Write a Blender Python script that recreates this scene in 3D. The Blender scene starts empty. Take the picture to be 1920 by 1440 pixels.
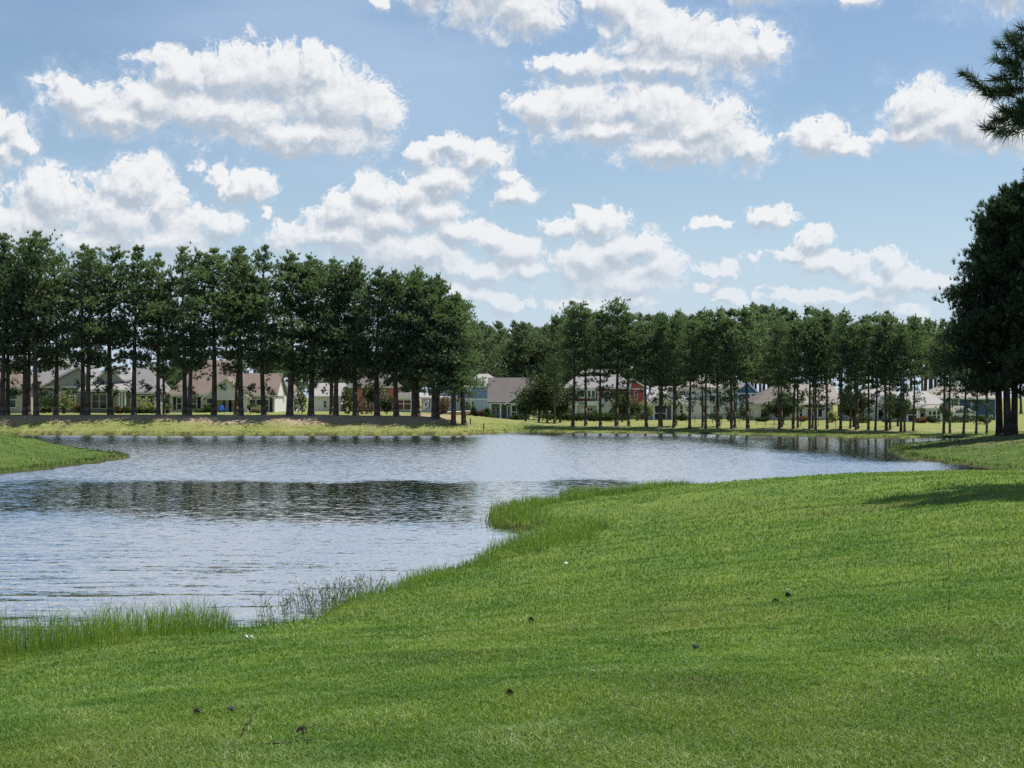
import bpy, math
import numpy as np
from mathutils import Vector

SC = bpy.context.scene
COL = SC.collection
PI = math.pi
F = 2790.0          # focal length in photo pixels (1920 wide)
CZ = 4.2            # eye height above the water
HY = 745.0          # photo row of the horizon
R = math.radians

def X(px, d): return (px - 960.0) / F * d
def Z(py, d): return CZ - (py - HY) / F * d
def onwater(px, py):
    d = CZ * F / (py - HY)
    return (X(px, d), d)

# ------------------------------------------------------------------ noise / maths
def _hash(ix, iy, seed):
    h = (ix.astype(np.int64) * 374761393 + iy.astype(np.int64) * 668265263 + seed * 974634541) & 0x7fffffff
    h = ((h ^ (h >> 13)) * 1274126177) & 0x7fffffff
    return ((h ^ (h >> 16)) & 0xffff) / 65535.0
def vnoise(x, y, seed=0):
    x = np.asarray(x, float); y = np.asarray(y, float)
    ix = np.floor(x); iy = np.floor(y)
    fx = x - ix; fy = y - iy
    fx = fx * fx * (3 - 2 * fx); fy = fy * fy * (3 - 2 * fy)
    a = _hash(ix, iy, seed); b = _hash(ix + 1, iy, seed)
    c = _hash(ix, iy + 1, seed); d = _hash(ix + 1, iy + 1, seed)
    return (a * (1 - fx) + b * fx) * (1 - fy) + (c * (1 - fx) + d * fx) * fy
def fbm(x, y, seed=0, octv=4):
    s = 0; a = 0.5; t = 0
    for k in range(octv):
        s = s + a * vnoise(np.asarray(x) * 2 ** k, np.asarray(y) * 2 ** k, seed + 17 * k); t += a; a *= 0.5
    return s / t
def sstep(a, b, x):
    t = np.clip((np.asarray(x, float) - a) / (b - a), 0, 1)
    return t * t * (3 - 2 * t)

# ------------------------------------------------------------------ terrain
LAKE = [(-120, 8), (-60, 12), (-25, 18)] + [onwater(*p) for p in [
    (-300, 1275), (0, 1228), (200, 1200), (330, 1196), (480, 1188), (560, 1166), (620, 1142), (700, 1120), (760, 1100), (830, 1077), (900, 1054),
    (960, 1032), (1005, 1014), (1046, 1003), (1008, 996), (960, 992), (930, 988), (914, 976)]] + [
    (-0.7, 53), (0.4, 56), (3.2, 62), (8, 68), (13, 74), (19, 79.5), (25, 82.5), (28.5, 84.3), (29.5, 86.0)] + [onwater(*p) for p in [
    (1832, 877), (1760, 868), (1700, 860), (1676, 851)]] + [
    (32.5, 126), (39.5, 138), (50, 149), (60, 152), (50, 153.5)] + [onwater(*p) for p in [
    (1760, 821), (1640, 822), (1500, 818), (1300, 814), (1180, 812.5), (1072, 811.5), (1000, 810), (950, 811), (915, 814), (860, 817), (600, 817), (300, 817), (100, 816)]] + [
    (-70, 167), (-120, 175), (-160, 170), (-160, 135), (-90, 131), (-70, 130), (-48, 127), (-36, 120), (-29.5, 111)] + [onwater(*p) for p in [
    (252, 857), (180, 869), (100, 880), (0, 890)]] + [(-45, 75), (-80, 68), (-160, 60)]
LAKE = np.array(LAKE, float)

def lake_sdf(x, y):
    """signed distance to the shoreline, positive on land"""
    x = np.asarray(x, float); y = np.asarray(y, float)
    n = len(LAKE)
    best = np.full(x.shape, 1e9); inside = np.zeros(x.shape, bool)
    for i in range(n):
        ax, ay = LAKE[i]; bx, by = LAKE[(i + 1) % n]
        dx, dy = bx - ax, by - ay
        t = np.clip(((x - ax) * dx + (y - ay) * dy) / (dx * dx + dy * dy + 1e-9), 0, 1)
        q = (x - ax - t * dx) ** 2 + (y - ay - t * dy) ** 2
        best = np.minimum(best, q)
        c = ((ay > y) != (by > y))
        with np.errstate(divide='ignore', invalid='ignore'):
            xi = ax + (y - ay) * dx / (dy if dy != 0 else 1e-12)
        inside ^= c & (x < xi)
    return np.where(inside, -1, 1) * np.sqrt(best)

def shore(x, y):
    d = lake_sdf(x, y)
    return d + (fbm(np.asarray(x) * 0.9, np.asarray(y) * 0.9, 5, 3) - 0.5) * 0.7 * sstep(0, 12, np.hypot(x, y)) * (1 + np.asarray(y) / 60.0)

def height(x, y, d=None):
    x = np.asarray(x, float); y = np.asarray(y, float)
    if d is None: d = shore(x, y)
    dl = np.maximum(d, 0)
    far = sstep(126, 146, y - 0.12 * np.maximum(x, 0))
    # near lawn, headland, peninsulas
    near = 0.02 + 2.95 * (1 - np.exp(-(dl / 17.0) ** 1.3))
    cap = CZ - 0.0525 * np.maximum(y, 0) + 0.004 * np.maximum(x - 8, 0)
    capm = sstep(92, 80, y)
    k = 0.18
    soft = -k * np.log(np.exp(-near / k) + np.exp(-np.maximum(cap, 0.12) / k))
    near = near * (1 - capm) + np.maximum(soft, 0.02) * capm
    near = near + 0.55 * sstep(-20, -30, x) * sstep(70, 90, y) * sstep(1.5, 9, dl)
    # far banks: the left one stands higher than the right one
    left = 0.12 + 1.78 * sstep(-1.0, 9.5, dl)
    right = 0.10 + 0.55 * sstep(0, 13, dl)
    w = sstep(-9, 9, x + 0.10 * np.maximum(y - 190, 0) * 0)
    w = np.where(y > 190, sstep(-22, 6, x), w)
    farz = left * (1 - w) + right * w
    farz = farz + (fbm(x * 0.05, y * 0.05, 9, 3) - 0.5) * 0.35 * sstep(3, 14, dl)
    z = near * (1 - far) + farz * far
    z = z + (fbm(x * 0.16, y * 0.16, 3, 4) - 0.5) * 0.30 * sstep(1, 9, dl) * (1 - far)
    z = z + (fbm(x * 1.3, y * 1.3, 4, 3) - 0.5) * 0.05 * sstep(0.3, 2, dl)
    z = z + 0.10 * sstep(0, 0.35, d)
    return np.where(d > 0, z, np.maximum(-1.6, d * 0.35))
def gz(x, y): return float(height(np.array([x]), np.array([y]))[0])

# ------------------------------------------------------------------ mesh helpers
def npmesh(name, V, faces, attrs=None, smooth=False):
    """V (n,3); faces: list of int arrays (m,k). attrs: {name: per-face float array} or ('POINT', arr)"""
    me = bpy.data.meshes.new(name)
    V = np.ascontiguousarray(V, np.float32)
    me.vertices.add(len(V)); me.vertices.foreach_set('co', V.ravel())
    if not isinstance(faces, (list, tuple)): faces = [faces]
    loops = np.concatenate([f.ravel() for f in faces]).astype(np.int32)
    sizes = np.concatenate([np.full(len(f), f.shape[1]) for f in faces]).astype(np.int32)
    starts = np.concatenate([[0], np.cumsum(sizes)[:-1]]).astype(np.int32)
    me.loops.add(len(loops)); me.loops.foreach_set('vertex_index', loops)
    me.polygons.add(len(sizes)); me.polygons.foreach_set('loop_start', starts)
    if smooth: me.polygons.foreach_set('use_smooth', np.ones(len(sizes), bool))
    else: me.polygons.foreach_set('use_smooth', np.zeros(len(sizes), bool))
    for k, a in (attrs or {}).items():
        dom = 'FACE'
        if isinstance(a, tuple): dom, a = a
        at = me.attributes.new(k, 'FLOAT', dom); at.data.foreach_set('value', np.ascontiguousarray(a, np.float32))
    me.update(calc_edges=True)
    return me

def link(name, me, mat=None, parent=None, loc=None):
    o = bpy.data.objects.new(name, me); COL.objects.link(o)
    if mat is not None and len(me.materials) == 0: me.materials.append(mat)
    if parent is not None: o.parent = parent
    if loc is not None: o.location = loc
    return o
def tag(o, label=None, cat=None, group=None, kind=None):
    if label: o['label'] = label
    if cat: o['category'] = cat
    if group: o['group'] = group
    if kind: o['kind'] = kind
    return o
def thing(name, label, cat, loc=(0, 0, 0), rz=0, group=None):
    o = bpy.data.objects.new(name, None); COL.objects.link(o)
    o.empty_display_size = 0.3
    o.location = loc; o.rotation_euler = (0, 0, rz)
    return tag(o, label, cat, group)

class MB:
    """collects simple solids into one mesh"""
    def __init__(s): s.v = []; s.f = []
    def add(s, vs, fs):
        b = len(s.v); s.v += [tuple(map(float, v)) for v in vs]; s.f += [tuple(i + b for i in f) for f in fs]; return s
    def box(s, x0, x1, y0, y1, z0, z1):
        x0, x1 = sorted((x0, x1)); y0, y1 = sorted((y0, y1)); z0, z1 = sorted((z0, z1))
        return s.add([(x0, y0, z0), (x1, y0, z0), (x1, y1, z0), (x0, y1, z0), (x0, y0, z1), (x1, y0, z1), (x1, y1, z1), (x0, y1, z1)],
                     [(0, 3, 2, 1), (4, 5, 6, 7), (0, 1, 5, 4), (1, 2, 6, 5), (2, 3, 7, 6), (3, 0, 4, 7)])
    def hull(s, lo, hi):
        """two rings of equal length joined into a closed solid"""
        n = len(lo)
        return s.add(list(lo) + list(hi), [tuple(reversed(range(n))), tuple(range(n, 2 * n))] + [(i, (i + 1) % n, n + (i + 1) % n, n + i) for i in range(n)])
    def tube(s, p, q, r0, r1, n=7):
        p = Vector(p); q = Vector(q); a = (q - p)
        if a.length < 1e-6: return s
        a.normalize(); u = a.orthogonal().normalized(); w = a.cross(u)
        lo = [p + (u * math.cos(2 * PI * i / n) + w * math.sin(2 * PI * i / n)) * r0 for i in range(n)]
        hi = [q + (u * math.cos(2 * PI * i / n) + w * math.sin(2 * PI * i / n)) * r1 for i in range(n)]
        return s.hull(lo, hi)
    def bar(s, p, q, w, h):
        """rectangular bar from p to q lying in a plane y = const"""
        p = Vector(p); q = Vector(q); a = (q - p).normalized(); u = Vector((0, 1, 0)); n = a.cross(u)
        def ring(c): return [c - u * w / 2 - n * h / 2, c + u * w / 2 - n * h / 2, c + u * w / 2 + n * h / 2, c - u * w / 2 + n * h / 2]
        return s.hull(ring(p), ring(q))
    def mesh(s, name, smooth=False):
        me = bpy.data.meshes.new(name); me.from_pydata(s.v, [], s.f)
        if smooth: me.polygons.foreach_set('use_smooth', [True] * len(me.polygons))
        me.update(); return me
    def build(s, name, mat, parent=None, smooth=False):
        return link(name, s.mesh(name, smooth), mat, parent)

# ------------------------------------------------------------------ materials
class NT:
    def __init__(s, tree): s.t = tree; s.n = tree.nodes; s.l = tree.links
    def new(s, typ, **kw):
        n = s.n.new(typ)
        for k, v in kw.items(): setattr(n, k, v)
        return n
    def put(s, sock, v):
        if isinstance(v, bpy.types.NodeSocket): s.l.new(v, sock)
        elif v is not None: sock.default_value = v
    def m(s, op, a, b=None, c=None, clamp=False):
        n = s.new('ShaderNodeMath', operation=op); n.use_clamp = clamp
        for i, v in enumerate((a, b, c)):
            if v is not None: s.put(n.inputs[i], v)
        return n.outputs[0]
    def vm(s, op, a, b=None, c=None, out=0):
        n = s.new('ShaderNodeVectorMath', operation=op)
        for i, v in enumerate((a, b, c)):
            if v is not None: s.put(n.inputs[i], v)
        return n.outputs[out]
    def smooth(s, x, lo, hi, a=0.0, b=1.0):
        n = s.new('ShaderNodeMapRange', interpolation_type='SMOOTHSTEP')
        for i, v in enumerate((x, lo, hi, a, b)): s.put(n.inputs[i], v)
        return n.outputs[0]
    def mix(s, f, a, b):
        n = s.new('ShaderNodeMix', data_type='RGBA'); s.put(n.inputs[0], f)
        for k, v in ((6, a), (7, b)):
            s.put(n.inputs[k], v if isinstance(v, bpy.types.NodeSocket) else (v[0], v[1], v[2], 1))
        return n.outputs[2]
    def noise(s, vec, scale, detail=3, rough=0.55, out=0, dist=0.0):
        n = s.new('ShaderNodeTexNoise'); s.put(n.inputs['Vector'], vec); n.inputs['Scale'].default_value = scale
        n.inputs['Detail'].default_value = detail; n.inputs['Roughness'].default_value = rough; n.inputs['Distortion'].default_value = dist
        return n.outputs[out]
    def attr(s, name):
        return s.new('ShaderNodeAttribute', attribute_name=name).outputs['Fac']
    def bump(s, h, strength, dist):
        n = s.new('ShaderNodeBump'); n.inputs['Strength'].default_value = strength; n.inputs['Distance'].default_value = dist
        s.put(n.inputs['Height'], h); return n.outputs[0]

def newmat(name):
    m = bpy.data.materials.new(name); m.use_nodes = True
    nt = NT(m.node_tree); nt.n.clear()
    out = nt.new('ShaderNodeOutputMaterial')
    return m, nt, out
def principled(nt, out, col, rough=0.8, spec=0.3, normal=None, **kw):
    b = nt.new('ShaderNodeBsdfPrincipled')
    nt.put(b.inputs['Base Color'], col if isinstance(col, bpy.types.NodeSocket) else (*col, 1))
    nt.put(b.inputs['Roughness'], rough); nt.put(b.inputs['Specular IOR Level'], spec)
    if normal is not None: nt.put(b.inputs['Normal'], normal)
    for k, v in kw.items(): nt.put(b.inputs[k], v)
    nt.l.new(b.outputs[0], out.inputs[0]); return b
def objcoord(nt): return nt.new('ShaderNodeTexCoord').outputs['Object']
def geopos(nt): return nt.new('ShaderNodeNewGeometry').outputs['Position']

def mat_paint(name, col, rough=0.6, var=0.12, scale=1.5):
    m, nt, out = newmat(name); p = objcoord(nt)
    f = nt.noise(p, scale, 5, 0.6)
    c = nt.mix(f, tuple(c * (1 - var) for c in col), tuple(min(1, c * (1 + var)) for c in col))
    principled(nt, out, c, rough, 0.25); return m
def mat_siding(name, col, lap=0.16):
    """horizontal lap boards with faint weathering"""
    m, nt, out = newmat(name); p = objcoord(nt)
    sep = nt.new('ShaderNodeSeparateXYZ'); nt.put(sep.inputs[0], p)
    saw = nt.m('FRACT', nt.m('DIVIDE', sep.outputs[2], lap))
    f = nt.noise(p, 0.7, 5, 0.65)
    c = nt.mix(f, tuple(c * 0.86 for c in col), tuple(min(1, c * 1.1) for c in col))
    stain = nt.smooth(nt.noise(nt.vm('MULTIPLY', p, (1.5, 1.5, 0.3)), 1.0, 4), 0.5, 0.8, 0, 0.18)
    c = nt.mix(stain, c, tuple(c * 0.55 for c in col))
    principled(nt, out, c, 0.65, 0.2, nt.bump(saw, 0.6, 0.03)); return m
def mat_roof(name, col):
    m, nt, out = newmat(name); p = objcoord(nt)
    b = nt.new('ShaderNodeTexBrick'); nt.put(b.inputs['Vector'], nt.vm('MULTIPLY', p, (1, 1, 1.6)))
    mp = nt.new('ShaderNodeMapping'); mp.inputs['Rotation'].default_value = (R(90), 0, 0); nt.put(mp.inputs[0], p)
    nt.put(b.inputs['Vector'], mp.outputs[0])
    b.inputs['Scale'].default_value = 4.0; b.inputs['Mortar Size'].default_value = 0.02
    b.inputs['Color1'].default_value = (*[c * 0.82 for c in col], 1); b.inputs['Color2'].default_value = (*[c * 1.12 for c in col], 1)
    b.inputs['Mortar'].default_value = (*[c * 0.55 for c in col], 1)
    st = nt.smooth(nt.noise(nt.vm('MULTIPLY', p, (0.8, 0.8, 0.35)), 0.8, 5, 0.65), 0.42, 0.75, 0, 0.45)
    c = nt.mix(st, b.outputs[0], tuple(c * 0.6 for c in col))
    principled(nt, out, c, 0.85, 0.2, nt.bump(b.outputs[1], 0.3, 0.02)); return m
def mat_brick(name, col):
    m, nt, out = newmat(name); p = objcoord(nt)
    mp = nt.new('ShaderNodeMapping'); mp.inputs['Rotation'].default_value = (R(90), 0, 0); nt.put(mp.inputs[0], p)
    b = nt.new('ShaderNodeTexBrick'); nt.put(b.inputs['Vector'], mp.outputs[0]); b.inputs['Scale'].default_value = 5
    b.inputs['Color1'].default_value = (*[c * 0.8 for c in col], 1); b.inputs['Color2'].default_value = (*[c * 1.15 for c in col], 1)
    b.inputs['Mortar'].default_value = (*[c * 0.5 + 0.12 for c in col], 1); b.inputs['Mortar Size'].default_value = 0.015
    c = nt.mix(nt.smooth(nt.noise(p, 1.0, 4), 0.4, 0.8, 0, 0.3), b.outputs[0], tuple(c * 0.7 for c in col))
    principled(nt, out, c, 0.8, 0.2); return m
def mat_glass(name, col=(0.02, 0.028, 0.032)):
    m, nt, out = newmat(name); p = objcoord(nt)
    f = nt.smooth(nt.noise(nt.vm('MULTIPLY', p, (1.3, 1, 0.9)), 1.6, 2), 0.45, 0.62)
    c = nt.mix(f, col, tuple(c * 2.2 + 0.01 for c in col))
    principled(nt, out, c, 0.06, 0.6); return m

def leaf_out(nt, out, col, trans, gloss=0.04, rough=0.5, tw=0.4):
    d = nt.new('ShaderNodeBsdfDiffuse'); nt.put(d.inputs[0], col)
    t = nt.new('ShaderNodeBsdfTranslucent'); nt.put(t.inputs[0], trans)
    mx = nt.new('ShaderNodeMixShader'); mx.inputs[0].default_value = tw
    nt.l.new(d.outputs[0], mx.inputs[1]); nt.l.new(t.outputs[0], mx.inputs[2])
    g = nt.new('ShaderNodeBsdfGlossy'); g.inputs['Roughness'].default_value = rough; g.inputs[0].default_value = (1, 1, 1, 1)
    m2 = nt.new('ShaderNodeMixShader'); m2.inputs[0].default_value = gloss
    nt.l.new(mx.outputs[0], m2.inputs[1]); nt.l.new(g.outputs[0], m2.inputs[2])
    nt.l.new(m2.outputs[0], out.inputs[0])
def mat_leaf(name, dark, light, gloss=0.04, tw=0.4, rough=0.5, trmul=(1.3, 1.4, 0.7)):
    m, nt, out = newmat(name)
    rnd = nt.new('ShaderNodeObjectInfo').outputs['Random']
    t = nt.m('ADD', nt.attr('tone'), nt.m('MULTIPLY', nt.m('SUBTRACT', rnd, 0.5), 0.35), clamp=True)
    c = nt.mix(t, dark, light)
    tr = nt.mix(t, tuple(a * b for a, b in zip(dark, trmul)), tuple(a * b for a, b in zip(light, trmul)))
    leaf_out(nt, out, c, tr, gloss, rough, tw); return m
def mat_bark(name, a=(0.075, 0.058, 0.05), b=(0.2, 0.155, 0.13)):
    m, nt, out = newmat(name); p = objcoord(nt)
    f = nt.noise(nt.vm('MULTIPLY', p, (6, 6, 1.2)), 1.6, 5, 0.7)
    principled(nt, out, nt.mix(nt.smooth(f, 0.3, 0.7), a, b), 0.95, 0.1, nt.bump(f, 0.8, 0.06)); return m

# ------------------------------------------------------------------ camera, sun
cam = bpy.data.objects.new('camera', bpy.data.cameras.new('camera')); COL.objects.link(cam)
cam.data.sensor_width = 36; cam.data.lens = 36 * F / 1920.0
cam.data.clip_start = 0.1; cam.data.clip_end = 9000
cam.location = (0, 0, CZ); cam.rotation_euler = (R(90) + math.atan(25 / F), 0, 0)
SC.camera = cam
SUN_AZ, SUN_EL = R(56), R(67)
S = Vector((math.sin(SUN_AZ) * math.cos(SUN_EL), math.cos(SUN_AZ) * math.cos(SUN_EL), math.sin(SUN_EL)))
sl = bpy.data.lights.new('sun', 'SUN'); sl.energy = 5.0; sl.angle = R(0.53); sl.color = (1.0, 0.95, 0.88)
so = bpy.data.objects.new('sun', sl); COL.objects.link(so); so.rotation_euler = S.to_track_quat('Z', 'Y').to_euler()
so.location = S * 100
SC.view_settings.view_transform = 'Standard'; SC.view_settings.look = 'None'
SC.view_settings.exposure = 0.4; SC.view_settings.gamma = 1.0
SC.cycles.use_denoising = False; SC.cycles.max_bounces = 6; SC.cycles.diffuse_bounces = 3; SC.cycles.glossy_bounces = 3; SC.cycles.transmission_bounces = 3
SC.cycles.transparent_max_bounces = 4; SC.cycles.caustics_reflective = False; SC.cycles.caustics_refractive = False
# ------------------------------------------------------------------ sky with clouds (world)
W = bpy.data.worlds.new('World'); SC.world = W; W.use_nodes = True
nt = NT(W.node_tree); nt.n.clear()
wout = nt.new('ShaderNodeOutputWorld')
sky = nt.new('ShaderNodeTexSky', sky_type='NISHITA'); sky.sun_disc = False
sky.sun_elevation = SUN_EL; sky.sun_rotation = SUN_AZ; sky.altitude = 0
sky.air_density = 1.0; sky.dust_density = 0.6; sky.ozone_density = 2.0

CL = [  # photo px: cx, cy, rx, ry : puffs of the cumulus clouds
 (900,-10,140,60),(960,30,95,45),(1010,52,45,24),(830,-15,60,40),
 (1160,35,42,55),(1205,80,70,60),(1255,95,80,55),(1340,110,100,55),(1425,108,45,42),(1240,135,150,22),(1075,128,75,20),
 (1015,215,50,48),(1080,205,75,50),(1180,200,70,48),(1240,225,95,58),(1320,250,85,55),(1395,285,48,36),(1130,250,120,28),(1270,285,110,30),
 (175,215,62,40),(300,205,80,35),(350,165,60,45),(440,160,90,50),(520,155,85,52),(590,150,60,48),(620,205,100,62),(700,222,50,45),(400,225,210,42),(570,262,150,38),(240,240,110,28),
 (1712,225,62,42),(1775,255,85,46),(1860,280,60,26),(1700,270,70,26),
 (1530,272,58,32),(1585,290,40,18),
 (1860,5,90,50),(1780,-10,80,32),(1440,5,100,24),(1600,22,40,14),(710,18,22,16),
 (20,270,60,34),(55,300,38,30),(-10,345,42,42),
 (120,395,62,55),(75,430,75,50),(270,360,62,46),(315,400,45,55),(230,420,90,55),(330,455,70,45),(60,455,70,32),(190,462,70,30),(-10,400,40,60),
 (408,340,28,26),(425,362,22,22),(475,362,42,28),(415,425,45,30),(500,405,12,14),
 (790,292,40,22),(850,275,32,22),(895,295,60,28),(830,340,60,32),(770,365,55,34),(700,372,55,34),(650,405,60,34),(720,415,90,40),(800,400,70,40),
 (965,365,42,24),(940,330,34,18),(860,440,60,25),(930,455,45,20),(975,470,40,26),(990,505,34,26),(915,505,50,26),(855,495,40,24),(640,450,120,36),(800,472,70,34),(720,470,60,36),(600,445,60,25),
 (1070,430,34,24),(1120,418,55,30),(1160,470,55,34),(1215,465,35,34),(1225,500,55,36),(1110,490,70,40),(1180,530,90,34),(1070,510,40,30),(1345,510,35,18),(1320,540,30,14),
 (1332,421,32,13),(1440,412,46,20),(1520,455,32,18),(1480,485,50,16),(1560,505,60,24),(1650,500,34,24),(1640,530,80,24),(1720,540,50,18),
 (1500,560,60,18),(1600,560,80,18),(1690,590,30,16),(1375,565,26,14),(1100,575,70,16),(1180,566,50,18),(940,565,60,18),(850,550,60,22),
 (-140,250,120,50),(-250,420,130,70),(2060,250,110,60),(2150,480,160,60),
 (300,-220,230,90),(700,-330,200,70),(1250,-260,240,90),(1700,-420,260,100),(100,-560,260,110),(950,-640,280,110),(1500,-800,260,110),(500,-950,320,120),(-200,-450,260,110),(800,-130,200,50),(350,-480,240,90),(1050,-420,220,80),(600,-780,280,110),(1300,-560,240,90),(-100,-800,300,120),(1100,-1050,340,130),(200,-1250,340,140),(1700,-1100,320,130)]

def cloud_group():
    """field of the puffs: positive inside a cloud. P = (azimuth, elevation) in hundreds of photo px"""
    g = bpy.data.node_groups.new('cloud_field', 'ShaderNodeTree')
    g.interface.new_socket('P', in_out='INPUT', socket_type='NodeSocketVector')
    g.interface.new_socket('Puffs', in_out='OUTPUT', socket_type='NodeSocketFloat')
    g.interface.new_socket('Detail', in_out='OUTPUT', socket_type='NodeSocketFloat')
    g.interface.new_socket('Soft', in_out='OUTPUT', socket_type='NodeSocketFloat')
    q = NT(g); gi = q.new('NodeGroupInput'); go = q.new('NodeGroupOutput')
    def noise2(vec, scale, detail, rough, out=0, typ='FBM'):
        n = q.new('ShaderNodeTexNoise', noise_dimensions='2D', noise_type=typ); q.put(n.inputs['Vector'], vec)
        n.inputs['Scale'].default_value = scale; n.inputs['Detail'].default_value = detail; n.inputs['Roughness'].default_value = rough
        return n.outputs[out]
    w = noise2(gi.outputs[0], 1.7, 3, 0.6, 1)
    P = q.vm('MULTIPLY_ADD', q.vm('SUBTRACT', w, (0.5, 0.5, 0.5)), (0.85, 0.60, 0), gi.outputs[0])
    s = q.new('ShaderNodeSeparateXYZ'); q.put(s.inputs[0], P)
    def triple(v):
        c = q.new('ShaderNodeCombineXYZ')
        for i in range(3): q.put(c.inputs[i], v)
        return c.outputs[0]
    PX, PY = triple(s.outputs[0]), triple(s.outputs[1])
    acc = None
    for k in range(0, len(CL), 3):                        # three puffs per vector
        t = CL[k:k + 3]; t = t + [t[-1]] * (3 - len(t))
        sx = [100.0 / c[2] for c in t]; sy = [100.0 / c[3] for c in t]
        vx = q.vm('MULTIPLY_ADD', PX, sx, [-(c[0] - 960) / 100.0 * a for c, a in zip(t, sx)])
        vy = q.vm('MULTIPLY_ADD', PY, sy, [-(HY - c[1]) / 100.0 * a for c, a in zip(t, sy)])
        r2 = q.vm('MULTIPLY_ADD', vx, vx, q.vm('MULTIPLY', vy, vy))
        acc = r2 if acc is None else q.vm('MINIMUM', acc, r2)
    s2 = q.new('ShaderNodeSeparateXYZ'); q.put(s2.inputs[0], acc)
    r2 = q.m('SMOOTH_MIN', q.m('SMOOTH_MIN', s2.outputs[0], s2.outputs[1], 0.3), s2.outputs[2], 0.3)
    r = q.m('SQRT', q.m('MINIMUM', q.m('MAXIMUM', r2, 0.0), 9.0))
    q.l.new(q.m('SUBTRACT', 1.0, r), go.inputs[0])
    n1 = noise2(gi.outputs[0], 1.7, 6, 0.52); n0 = noise2(gi.outputs[0], 1.7, 2, 0.52)
    b1 = noise2(P, 3.4, 2, 0.5); b2 = noise2(P, 9.0, 2, 0.5)
    bil = q.m('ADD', q.m('MULTIPLY', q.m('ABSOLUTE', q.m('SUBTRACT', b1, 0.5)), 1.0), q.m('MULTIPLY', q.m('ABSOLUTE', q.m('SUBTRACT', b2, 0.5)), 0.55))
    f = q.m('MULTIPLY_ADD', q.m('SUBTRACT', n1, 0.5), 1.35, q.m('MULTIPLY_ADD', bil, -1.3, 0.17))
    q.l.new(f, go.inputs[1])
    q.l.new(q.m('MULTIPLY_ADD', q.m('SUBTRACT', n0, 0.5), 1.35, q.m('MULTIPLY_ADD', bil, -1.3, 0.17)), go.inputs[2]); return g
CG = cloud_group()
dirv = nt.new('ShaderNodeTexCoord').outputs['Generated']
sp = nt.new('ShaderNodeSeparateXYZ'); nt.put(sp.inputs[0], dirv)
hyp = nt.m('SQRT', nt.m('ADD', nt.m('MULTIPLY', sp.outputs[0], sp.outputs[0]), nt.m('MULTIPLY', sp.outputs[1], sp.outputs[1])))
az = nt.m('MULTIPLY', nt.m('ARCTAN2', sp.outputs[0], sp.outputs[1]), F / 100.0)
el = nt.m('MULTIPLY', nt.m('ARCTAN2', sp.outputs[2], hyp), F / 100.0)
cmb = nt.new('ShaderNodeCombineXYZ'); nt.put(cmb.inputs[0], az); nt.put(cmb.inputs[1], el)
P = cmb.outputs[0]
def field(p):
    n = nt.new('ShaderNodeGroup'); n.node_tree = CG; nt.put(n.inputs[0], p); return n.outputs[0], n.outputs[1], n.outputs[2]
p0, d0, g0 = field(P)
p1, d1, g1 = field(nt.vm('ADD', P, (0.07, 0.20, 0)))
low = nt.smooth(el, 0.8, 3.8)                       # far clouds near the horizon are paler and thinner
f0 = nt.m('ADD', nt.m('MULTIPLY', p0, 0.95), nt.m('MULTIPLY_ADD', d0, nt.m('MULTIPLY_ADD', low, -0.55, 1.6), 0.22))
body = nt.m('SUBTRACT', p0, p1)                     # >0 on the sunny upper side of a puff
crisp = nt.smooth(body, -0.05, 0.30)                # sunny tops have hard edges, bases fade away
dens = nt.smooth(f0, nt.m('MULTIPLY_ADD', crisp, 0.10, -0.20), nt.m('MULTIPLY_ADD', crisp, -0.28, 0.62))
fine = nt.m('MULTIPLY_ADD', nt.m('SUBTRACT', d0, g0), 0.35, nt.m('SUBTRACT', g0, g1))
lit = nt.m('ADD', nt.m('MULTIPLY', body, 1.0), nt.m('MULTIPLY', fine, 0.58))
lit = nt.m('MULTIPLY_ADD', nt.m('MAXIMUM', f0, 0.0), -0.24, nt.m('ADD', lit, 0.66))
lit = nt.smooth(lit, 0.0, 1.0)
ccol = nt.mix(lit, (0.50, 0.57, 0.66), (0.95, 0.96, 0.97))
ccol = nt.mix(low, nt.mix(0.42, ccol, (0.68, 0.77, 0.87)), ccol)
dens = nt.m('MULTIPLY', dens, nt.m('MULTIPLY_ADD', low, 0.25, 0.72))
# thin high veil and pale air towards the horizon
vn = nt.new('ShaderNodeTexNoise', noise_dimensions='2D'); nt.put(vn.inputs['Vector'], nt.vm('MULTIPLY', P, (0.10, 0.42, 1))); vn.inputs['Scale'].default_value = 1.0; vn.inputs['Detail'].default_value = 5
veil = nt.m('MULTIPLY', nt.smooth(vn.outputs[0], 0.38, 0.75), 0.38)
halo = nt.smooth(f0, -0.75, 0.1, 0, 0.22)
veil = nt.m('MAXIMUM', veil, halo)
hazeb = nt.m('POWER', nt.m('SUBTRACT', 1.0, nt.smooth(el, -0.5, 6.5), clamp=True), 1.6)
veil = nt.m('MAXIMUM', veil, nt.m('MULTIPLY', hazeb, 0.9))
bsky = nt.new('ShaderNodeBackground'); bsky.inputs[1].default_value = 0.085
hs = nt.new('ShaderNodeHueSaturation'); nt.put(hs.inputs['Color'], sky.outputs[0]); hs.inputs['Saturation'].default_value = 1.0; hs.inputs['Value'].default_value = 1.0
tint = nt.vm('MULTIPLY', hs.outputs[0], (0.97, 1.0, 0.99)); nt.put(bsky.inputs[0], tint)
bve = nt.new('ShaderNodeBackground'); bve.inputs[0].default_value = (0.53, 0.65, 0.84, 1); bve.inputs[1].default_value = 0.80
bcl = nt.new('ShaderNodeBackground'); nt.put(bcl.inputs[0], ccol); bcl.inputs[1].default_value = 0.72
m1 = nt.new('ShaderNodeMixShader'); nt.put(m1.inputs[0], veil); nt.l.new(bsky.outputs[0], m1.inputs[1]); nt.l.new(bve.outputs[0], m1.inputs[2])
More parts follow.
